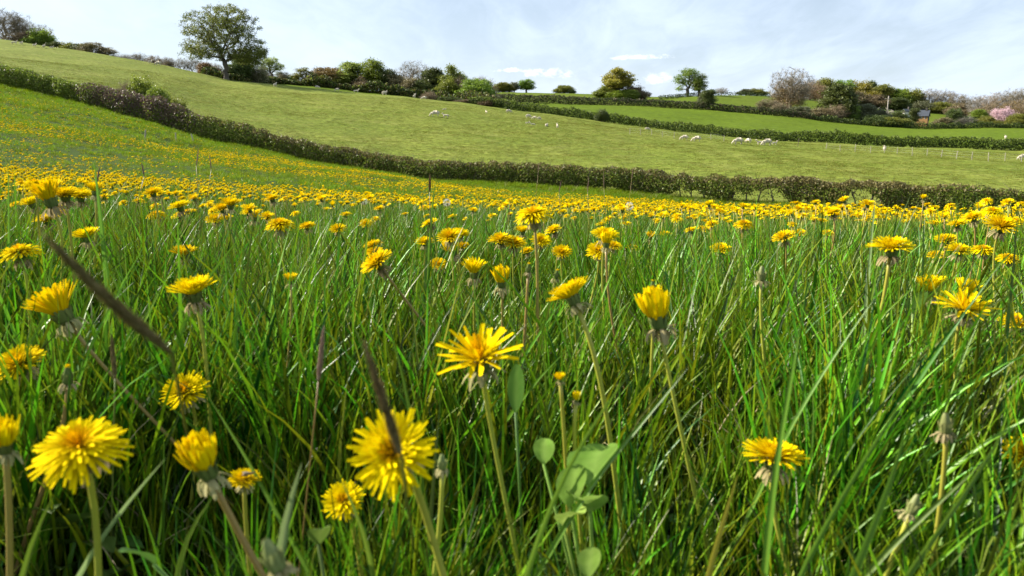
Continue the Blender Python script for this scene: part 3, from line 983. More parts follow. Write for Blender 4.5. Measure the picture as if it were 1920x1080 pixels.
def hedge(name, pts, hgt, wid, cnt, size, mats, matfun, gapfun, label, stems=0, seed=1, top_twigs=0, bumps=.18):
    rng = np.random.default_rng(seed)
    C, L = curve_pts(pts, 400)
    tang = np.gradient(C, axis=0); tang[:, 2] = 0; tang /= np.linalg.norm(tang, axis=1)[:, None]
    nor = np.stack([-tang[:, 1], tang[:, 0], tang[:, 2]], -1)
    s = rng.random(cnt) * 399
    i = np.minimum(s.astype(int), 398); f = (s - i)[:, None]
    B = C[i] * (1 - f) + C[i + 1] * f
    N = nor[i]
    sm = s / 399 * L
    # cross-section: rounded box, denser near the skin
    th = rng.uniform(0, 2 * np.pi, cnt)
    rad = rng.random(cnt) ** .35
    hh = hgt(s / 399) if callable(hgt) else np.full(cnt, hgt)
    hh = hh * (1 + bumps * .6 * (vnoise(sm, sm * 0, 2.1, seed + 3) - .5) * 2 + bumps * .8 * (vnoise(sm, sm * 0, .45, seed + 4) - .5) * 2)
    ww = wid * (1 + .5 * (vnoise(sm, sm * 0, 1.3, seed + 5) - .5))
    cx_, cz_ = np.cos(th), np.sin(th)
    k = 1 / np.maximum(np.abs(cx_), np.abs(cz_)) ** .55
    off = cx_ * k * rad * ww / 2
    z = hh * .5 + cz_ * k * rad * hh * .5
    low = gapfun(s / 399, z / hh, sm)
    keep = (rng.random(cnt) < low) & (z > .03)
    P = B + N * off[:, None]
    P[:, 2] = height(P[:, 0], P[:, 1]) * .0 + B[:, 2] + z
    P, sk, zk = P[keep], (s / 399)[keep], (z / hh)[keep]
    V, Q = cards(P, size, rng)
    mi = matfun(sk, zk, rng, sm[keep])
    tn = np.repeat(rng.random(len(P)), 4)
    root = empty(name, C[200])
    tag(root, label, 'hedge')
    me = mkmesh('foliage', V - C[200], Q, mats, mi, tn, False)
    fo = link('foliage', me, root); fo['kind'] = 'stuff'
    g = Geo()
    if top_twigs:
        s2 = rng.random(top_twigs) * 398; i2 = s2.astype(int)
        hv = (hgt(s2 / 399) if callable(hgt) else np.full(top_twigs, hgt))
        for q in range(top_twigs):
            b = C[i2[q]] + nor[i2[q]] * rng.uniform(-wid / 2, wid / 2) - C[200]
            b = b + np.array([0, 0, hv[q] * rng.uniform(.15, 1.0)])
            d = np.array([rng.normal(0, .5), rng.normal(0, .4), rng.uniform(.2, 1)]); d /= np.linalg.norm(d)
            e = b + d * rng.uniform(.15, .55)
            w_ = np.array([d[2], 0, -d[0]]) * .012
            g.add(np.array([b - w_, b + w_, e + w_ * .4, e - w_ * .4]), [[0, 1, 2, 3]], None, 0)
    if g.n:
        tw = link('twigs', g.mesh('twigs', [M_TWIG], False), root); tw['kind'] = 'stuff'
    if stems:
        protos = []
        for q in range(6):
            g = Geo()
            x0 = rng.normal(0, .05)
            top = np.array([x0 + rng.normal(0, .14), rng.normal(0, .08), rng.uniform(.65, .9)])
            mid_ = np.array([x0 + rng.normal(0, .06), 0, .35])
            g.tube([[x0, 0, -.05], mid_, top], [.05, .04, .03], 6)
            for _ in range(4):
                st = mid_ * (1 - (u := rng.random())) + top * u
                e = st + np.array([rng.normal(0, .22), rng.normal(0, .15), rng.uniform(.15, .45)])
                g.tube([st, (st + e) / 2 + rng.normal(0, .03, 3), e], [.022, .018, .010], 4)
            protos.append(g.mesh('stem', [M_TWIG]))
        for q in range(stems):
            ss = 399 * (q + rng.uniform(.1, .9)) / stems
            ii = min(int(ss), 398)
            o = link('stem', protos[q % 6], root, C[ii] + nor[ii] * rng.uniform(-.12, .12) - C[200])
            o.rotation_euler = (0, 0, rng.random() * 6.28); k = rng.uniform(.8, 1.25)
            o.scale = (k, k, k)
    return root


R6 = lambda px: None
h1 = [(-300, 68), (0, 62), (100, 61), (200, 59), (300, 57), (360, 56), (450, 55), (600, 53), (800, 50), (1000, 48), (1200, 46), (1400, 43), (1600, 40), (1800, 38), (1920, 37), (2200, 33.5)]
_, h1len = curve_pts(h1, 50)


def px_of_s(s):
    """photo column at fraction s of the near hedge (for its changes of species along the line)"""
    return np.interp(s, H1S, H1P)


_c, _ = curve_pts(h1, 400)
H1S = np.linspace(0, 1, 400); H1P = np.array([proj(p)[0] for p in _c])


def h1_mat(s, z, rng, sm):
    p = px_of_s(s)
    purple = np.clip((p - 140) / 60, 0, 1) * np.clip((400 - p) / 80, 0, 1)
    bronze = .06 + .12 * np.clip((p - 300) / 200, 0, 1) + .18 * vnoise(sm, sm * 0, 2.5, 55) * (p > 300) + .45 * (z > .78) * (p > 300)
    bronze = bronze + .22 * np.clip((p - 1380) / 100, 0, 1) * np.clip((1760 - p) / 100, 0, 1)
    r = rng.random(len(s))
    out = np.zeros(len(s), int)
    out[r < bronze] = 1
    out[(rng.random(len(s)) < purple * .8 * np.clip(z * 1.6, .2, 1))] = 2
    return out


def h1_gap(s, z, sm):
    p = px_of_s(s)
    openness = np.clip((p - 820) / 600, 0, 1)          # the foot grows bare towards the right
    arch = np.clip((vnoise(sm, sm * 0, 1.5, 66) * .65 + vnoise(sm, sm * 0, .45, 67) * .35 - .32) * 1.9, 0, 1)
    lim = openness * (.04 + .66 * arch)
    dens = np.where(z < lim, .03, 1.0)
    dens = dens * np.clip(1 - .35 * (p > 1700) * (z < .5), 0, 1)
    return dens


h1h = lambda s: .94 * np.interp(px_of_s(s), [-300, 0, 150, 250, 330, 420, 600, 900, 1300, 1600, 1920, 2300], [1.95, 1.7, 1.65, 2.0, 2.25, 1.75, 1.45, 1.5, 1.5, 1.5, 1.5, 1.5])
hedge('hedge', h1, h1h, 1.35, 190000, .09, [M_HG, M_HB, M_HP], h1_mat, h1_gap,
      'long clipped field hedge between the dandelion meadow and the sheep pasture', 120, 3, 2600, .12)


def h_dark(s, z, rng, sm):
    return (rng.random(len(s)) < .22).astype(int)


full = lambda s, z, sm: np.where(z < .15, .6, 1.0)
pts = [(px, Y) for px, _, Y in ROWS[9] if px >= 850]
h2 = [(880, 158), (940, 154), (1080, 146), (1200, 140), (1330, 131), (1450, 122), (1700, 116), (1920, 112), (2250, 108)]
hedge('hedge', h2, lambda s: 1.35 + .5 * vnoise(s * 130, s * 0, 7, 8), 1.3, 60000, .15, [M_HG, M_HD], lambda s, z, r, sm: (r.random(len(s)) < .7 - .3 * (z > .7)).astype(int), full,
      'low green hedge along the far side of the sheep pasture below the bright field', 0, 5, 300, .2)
h3 = [(870, 214), (940, 224), (1100, 230), (1200, 228), (1330, 220), (1450, 213), (1520, 211)]
hedge('hedge', h3, lambda s: 2.4 - .6 * s, 2.0, 30000, .22, [M_HD, M_HP], h_dark, full,
      'dark shaded hedge on a bank crossing the hill above the bright field', 0, 7, 200, .12)
h4 = [(1520, 211), (1600, 210), (1700, 208), (1800, 211), (1920, 213), (2200, 218)]
hedge('hedge', h4, lambda s: 1.2 + .5 * vnoise(s * 70, s * 0, 6, 18), 1.6, 16000, .22, [M_HD, M_HG], h_dark, full,
      'thin low hedge at the top of the bright field below the house', 0, 9, 100, .3)
h5 = [(1235, 268), (1265, 276), (1300, 292), (1345, 305), (1400, 318), (1455, 325)]
hedge('hedge', h5, 1.3, 1.2, 2600, .30, [M_HD, M_HD], lambda s, z, r, sm: np.zeros(len(s), int), full,
      'thin dark hedge on the skyline under the pair of airy trees', 0, 10, 30, .2)

h6 = [(385, 166), (440, 164), (520, 186), (600, 184), (700, 182), (800, 180), (880, 172), (930, 162)]
hedge('hedge', h6, lambda s: 1.1 + 1.4 * vnoise(s * 110, s * 0, 6, 28), 3.0, 26000, .34, [M_HD, M_HB, M_HG], lambda s, z, r, sm: r.choice(3, len(s), p=[.5, .3, .2]), full,
      'overgrown dark hedgerow running under the row of trees behind the pasture', 0, 12, 400, .35)

# ------------------------------------------------------------------ trees
def grow(seed, env, npts, trunk_h, step=.07, lean=0.0, twigr=.004, pipe=.46, sag=.1, surf=.55, twist=.25):
    """Tree skeleton of height 1. env: list of (x, y, z, rx, ry, rz) blobs of the crown. Returns nodes, parents, radii, tip ids."""
    rng = np.random.default_rng(seed)
    env = np.array(env, float)
    vol = (env[:, 3] * env[:, 4] * env[:, 5]); w = vol ** .8; w /= w.sum()
    k = rng.choice(len(env), npts, p=w)
    d = rng.normal(size=(npts, 3)); d /= np.linalg.norm(d, axis=1)[:, None]
    T = env[k, :3] + d * env[k, 3:] * (rng.random(npts) ** surf)[:, None]
    T = T[T[:, 2] > .03]
    nt = 7
    tr = [[lean * (i / nt) ** 1.5 + rng.normal(0, .006), rng.normal(0, .006), trunk_h * i / nt] for i in range(nt + 1)]
    tr[0] = [0, 0, -.02]
    nodes = [np.array(t) for t in tr]; par = [-1] + list(range(nt))
    o = np.array(tr[-1])
    T = T[np.argsort(np.linalg.norm(T - o, axis=1) + rng.normal(0, .03, len(T)))]
    tips = []
    A = np.zeros((60000, 3)); A[:nt + 1] = np.array(tr); cnt = nt + 1
    path = np.zeros(60000); path[:nt + 1] = np.arange(nt + 1) * 0
    for t in T:
        v = t - A[:cnt]
        dist = np.linalg.norm(v, axis=1)
        pen = dist + .38 * path[:cnt] + .5 * np.maximum(0, A[:cnt, 2] - t[2]) * (np.arange(cnt) > nt)
        if True:
            pen[:max(1, nt - 3)] += .25
        j = int(np.argmin(pen)); a = A[j]; L = dist[j]
        m = max(1, int(L / step)); p = j
        bend = rng.normal(0, twist * L * .3, 3); bend[2] += sag * L
        for q in range(1, m + 1):
            f = q / m
            pt = a * (1 - f) + t * f + bend * math.sin(math.pi * f) * .5
            A[cnt] = pt; par.append(p); path[cnt] = path[p] + L / m; p = cnt; cnt += 1
        tips.append(p)
    A = A[:cnt]; par = np.array(par)
    load = np.zeros(cnt)
    for t in tips: load[t] += 1
    for i in range(cnt - 1, 0, -1):
        load[par[i]] += load[i]
    rad = twigr * np.maximum(load, 1) ** pipe
    rad[0] *= 1.35
    return A, par, rad, np.array(tips)


def skeleton_mesh(g, A, par, rad, m=0, minr=0.0, tint=.5):
    n = len(A)
    kids = [[] for _ in range(n)]
    for i in range(1, n): kids[par[i]].append(i)
    done = np.zeros(n, bool)
    stack = [0]
    while stack:
        s = stack.pop()
        ch = [s]
        c = s
        while kids[c]:
            ks = sorted(kids[c], key=lambda q: -rad[q])
            for q in ks[1:]: stack.append((c, q)) if False else stack.append(-q - 1)
            c = ks[0]; ch.append(c)
        if len(ch) > 1:
            P = A[ch]; R = np.maximum(rad[ch], minr)
            g.tube(P, R, 8 if R[0] > .02 else (5 if R[0] > .008 else 3), m, tint, cap=False)
        # side branches start on their parent node
        while stack and stack[-1] < 0:
            q = -stack.pop() - 1
            ch = [par[q], q]; c = q
            while kids[c]:
                ks = sorted(kids[c], key=lambda w: -rad[w])
                for w in ks[1:]: stack.insert(0, -w - 1)
                c = ks[0]; ch.append(c)
            P = A[ch]; R = np.maximum(rad[ch], minr).copy(); R[0] = R[1]
            g.tube(P, R, 6 if R[0] > .012 else (4 if R[0] > .005 else 3), m, tint, cap=False)
            stack.sort(key=lambda v: v >= 0, reverse=True) if False else None


def fine_twigs(A, par, tips, rng, per, L, w, g, m=0):
    """bare spring twigs fanning from the ends of the branches"""
    for t in tips:
        d = A[t] - A[par[t]]; d = d / (np.linalg.norm(d) + 1e-9)
        k = per
        e = d[None] * .7 + rng.normal(0, .55, (k, 3)); e[:, 2] += .25; e /= np.linalg.norm(e, axis=1)[:, None]
        ln = L * rng.uniform(.5, 1.2, k)
        P0 = A[t][None] + rng.normal(0, L * .12, (k, 3)); P1 = P0 + e * ln[:, None]
        sdir = np.cross(e, rng.normal(size=(k, 3))); sdir /= np.linalg.norm(sdir, axis=1)[:, None]
        V = np.stack([P0 - sdir * w, P0 + sdir * w, P1 + sdir * w * .35, P1 - sdir * w * .35], 1).reshape(-1, 3)
        g.add(V, np.arange(k * 4).reshape(-1, 4), None, m)


TREES = {}


def tree_kind(kind, seed, env, npts, trunk_h, leaves, spread, lsize, twigs=0, twl=.05, tww=.0016, clump=.6, **kw):
    rng = np.random.default_rng(seed + 99)
    if kind != 'great_oak':
        leaves = int(leaves * 1.45); lsize *= .74
    A, par, rad, tips = grow(seed, env, npts, trunk_h, **kw)
    g = Geo()
    skeleton_mesh(g, A, par, rad, 0, .0016)
    if twigs:
        fine_twigs(A, par, tips, rng, twigs, twl, tww, g)
    wood = g.mesh('trunk', [M_BARK])
    fol = None
    if leaves:
        wgt = rng.random(len(tips)) ** 1.5 + (1 - clump)
        cnt = rng.multinomial(leaves, wgt / wgt.sum())
        C = np.repeat(A[tips], cnt, axis=0)
        C = C + rng.normal(0, 1, C.shape) * spread * 1.2 * np.array([1, 1, .85])
        C = C[C[:, 2] > .01]
        V, Q = cards(C, lsize, rng, up=.3)
        tclump = vnoise(C[:, 0] * 7 + 3, C[:, 2] * 7 + C[:, 1] * 5, 1, seed) * .6 + rng.random(len(C)) * .4
        fol = mkmesh('crown', V, Q, [M_HG], None, np.repeat(tclump, 4), False)
    allv = np.vstack(g.V + ([C] if leaves else []))
    zt = np.percentile(allv[:, 2], 99.7)
    ext = max(np.percentile(allv[:, 0], 98.5) - np.percentile(allv[:, 0], 1.5), .1)
    TREES[kind] = (wood, fol, ext, zt)


E = lambda *a: a
# the great oak: broad, open, with hanging skirts
tree_kind('great_oak', 12, [(-.02, 0, .70, .40, .38, .24), (-.20, 0, .52, .20, .3, .22), (.17, 0, .44, .25, .3, .20), (-.27, 0, .33, .12, .2, .13),
                            (.30, 0, .30, .14, .2, .13), (-.36, 0, .38, .09, .2, .17), (.37, 0, .34, .10, .2, .18), (.05, 0, .84, .25, .25, .13), (.12, .05, .30, .16, .2, .10), (-.14, 0, .38, .2, .2, .15)], 860, .23, 38000, .014, .0098, twigs=5, twl=.035, tww=.0009,
          clump=.38, step=.05, twigr=.0014, pipe=.43, surf=.42)
tree_kind('airy', 21, [(0, 0, .76, .26, .25, .22), (-.16, 0, .55, .2, .2, .2), (.18, 0, .5, .18, .2, .2), (-.2, 0, .3, .12, .15, .12), (.2, 0, .28, .12, .15, .1)], 280, .3, 5600, .024, .024, twigs=3, clump=.6, twigr=.003)
tree_kind('airy2', 23, [(0, 0, .78, .2, .2, .2), (.14, 0, .55, .2, .2, .2), (-.16, 0, .5, .16, .2, .18), (.05, 0, .3, .22, .2, .1)], 240, .32, 4200, .024, .024, twigs=3, clump=.7, twigr=.003, lean=.04)
tree_kind('round', 31, [(0, 0, .66, .31, .3, .32), (-.1, 0, .4, .25, .25, .22), (.12, 0, .42, .24, .25, .2)], 240, .22, 11000, .036, .030, twigs=2, clump=.4, twigr=.003)
tree_kind('round2', 33, [(0, 0, .70, .25, .25, .30), (.06, 0, .42, .3, .3, .24), (-.1, 0, .34, .24, .25, .2)], 240, .2, 11000, .036, .030, twigs=2, clump=.4, twigr=.003)
tree_kind('tall', 35, [(0, 0, .72, .17, .17, .28), (.02, 0, .42, .2, .2, .25), (-.02, 0, .9, .1, .1, .1)], 180, .3, 7000, .03, .026, twigs=2, clump=.5, twigr=.003)
tree_kind('dense', 41, [(0, 0, .5, .42, .4, .46), (-.25, 0, .34, .28, .3, .3), (.27, 0, .32, .26, .3, .3), (.05, 0, .72, .2, .2, .22)], 260, .12, 15000, .05, .042, clump=.3, twigr=.004)
tree_kind('dense2', 43, [(.05, 0, .5, .36, .36, .46), (-.3, 0, .3, .3, .3, .28), (.3, 0, .38, .26, .3, .34), (-.1, 0, .68, .2, .2, .24)], 260, .12, 14000, .05, .042, clump=.45, twigr=.004)
tree_kind('ragged', 47, [(0, 0, .5, .3, .3, .4), (.14, 0, .85, .14, .12, .10), (-.2, 0, .62, .22, .2, .12), (.25, 0, .45, .2, .2, .2), (-.05, 0, .3, .35, .3, .2)], 200, .2, 9500, .034, .034, clump=.75, twigr=.004)
tree_kind('spread', 49, [(.02, 0, .58, .30, .3, .28), (-.34, 0, .50, .20, .12, .08), (.28, 0, .52, .18, .2, .24), (-.08, 0, .86, .12, .1, .12), (.15, 0, .84, .1, .1, .1)], 220, .2, 9000, .030, .032, twigs=3, clump=.8, twigr=.004)
tree_kind('bare', 51, [(0, 0, .66, .36, .35, .32), (-.2, 0, .45, .2, .25, .2), (.2, 0, .45, .2, .25, .2)], 330, .24, 0, 0, 0, twigs=15, twl=.085, tww=.0014, twigr=.0022, pipe=.42, surf=.5)
tree_kind('bare2', 53, [(0, 0, .6, .28, .3, .38), (.15, 0, .4, .2, .2, .22), (-.12, 0, .7, .2, .2, .22)], 300, .2, 0, 0, 0, twigs=14, twl=.09, tww=.0014, twigr=.0022, pipe=.42, surf=.5)
tree_kind('brush', 57, [(0, 0, .45, .45, .4, .42), (-.3, 0, .35, .25, .3, .3), (.3, 0, .35, .25, .3, .3)], 240, .06, 2600, .05, .03, twigs=20, twl=.16, tww=.0019, twigr=.003, surf=.6)
tree_kind('evergreen', 61, [(0, 0, .35, .34, .34, .33), (0, 0, .65, .22, .22, .28), (0, 0, .88, .1, .1, .12)], 220, .2, 13000, .045, .04, clump=.25, twigr=.004)
tree_kind('blossom', 67, [(0, 0, .6, .42, .4, .36), (-.22, 0, .42, .26, .3, .3), (.22, 0, .42, .26, .3, .3)], 240, .14, 8000, .045, .034, twigs=2, clump=.5, twigr=.004)

LM = {
    'oak': leafmat('oak_leaf', (.095, .125, .022), (.21, .235, .045), trans=.38, rough=.5, spec=.3, jitter=0),
    'ochre': leafmat('leaf_ochre', (.19, .17, .02), (.35, .31, .045), trans=.4, jitter=.2),
    'russet': leafmat('leaf_russet', (.15, .10, .03), (.25, .17, .05), trans=.25, jitter=.2),
    'pale': leafmat('leaf_pale', (.20, .28, .05), (.36, .44, .10), trans=.45, jitter=.2),
    'green': leafmat('leaf_green', (.11, .18, .016), (.23, .32, .035), trans=.42, jitter=.25),
    'olive': leafmat('leaf_olive', (.13, .15, .02), (.25, .26, .045), trans=.4, jitter=.25),
    'dark': leafmat('leaf_dark', (.055, .080, .016), (.12, .15, .035), trans=.3, jitter=.2),
    'brown': leafmat('leaf_brown', (.14, .115, .055), (.25, .20, .10), trans=.25, jitter=.25),
    'yellow': leafmat('leaf_yellowgreen', (.13, .15, .018), (.24, .25, .03), trans=.35, jitter=.2),
    'grey': leafmat('leaf_greygreen', (.10, .115, .055), (.17, .18, .085), trans=.3, jitter=.2),
    'pink': leafmat('leaf_blossom', (.60, .36, .40), (.80, .60, .63), trans=.35, rough=.6, jitter=.1),
}
WM = {'twig': plainmat('winter_twig', (.17, .14, .095), (.29, .25, .18), .9, 10), 'bark': M_BARK, 'pale': M_BARKP,
      'brown': plainmat('brown_twig', (.19, .135, .08), (.31, .23, .15), .9, 10)}


def plant(kind, px, top, wpx, Y, leaf, label, cat='tree', name=None, group=None, wood=None, rz=None, base_py=None, sink=0.0):
    b = ground_at(px, Y) if base_py is None else pix(px, base_py, Y)
    if base_py is not None:
        b[2] = gz(b[0], b[1])
    Ht = pix(px, top, Y)[2] - b[2] + sink
    b[2] -= sink
    wm = wpx / FPX * Y
    wmesh, fmesh, ext, zt = TREES[kind]
    e = empty(name or ('shrub' if cat == 'shrub' else 'tree'), b, (RNG.random() * 6.28 if rz is None else rz))
    e.scale = (wm / ext * 1.02, wm / ext * 1.02, Ht / zt)
    tag(e, label, cat, group)
    o = link('trunk', wmesh, e)
    if wood:
        o.material_slots[0].link = 'OBJECT'; o.material_slots[0].material = WM[wood]
    if fmesh is not None and leaf:
        f = link('crown', fmesh, e)
        f.material_slots[0].link = 'OBJECT'; f.material_slots[0].material = LM[leaf]
        f['kind'] = 'stuff'
    return e


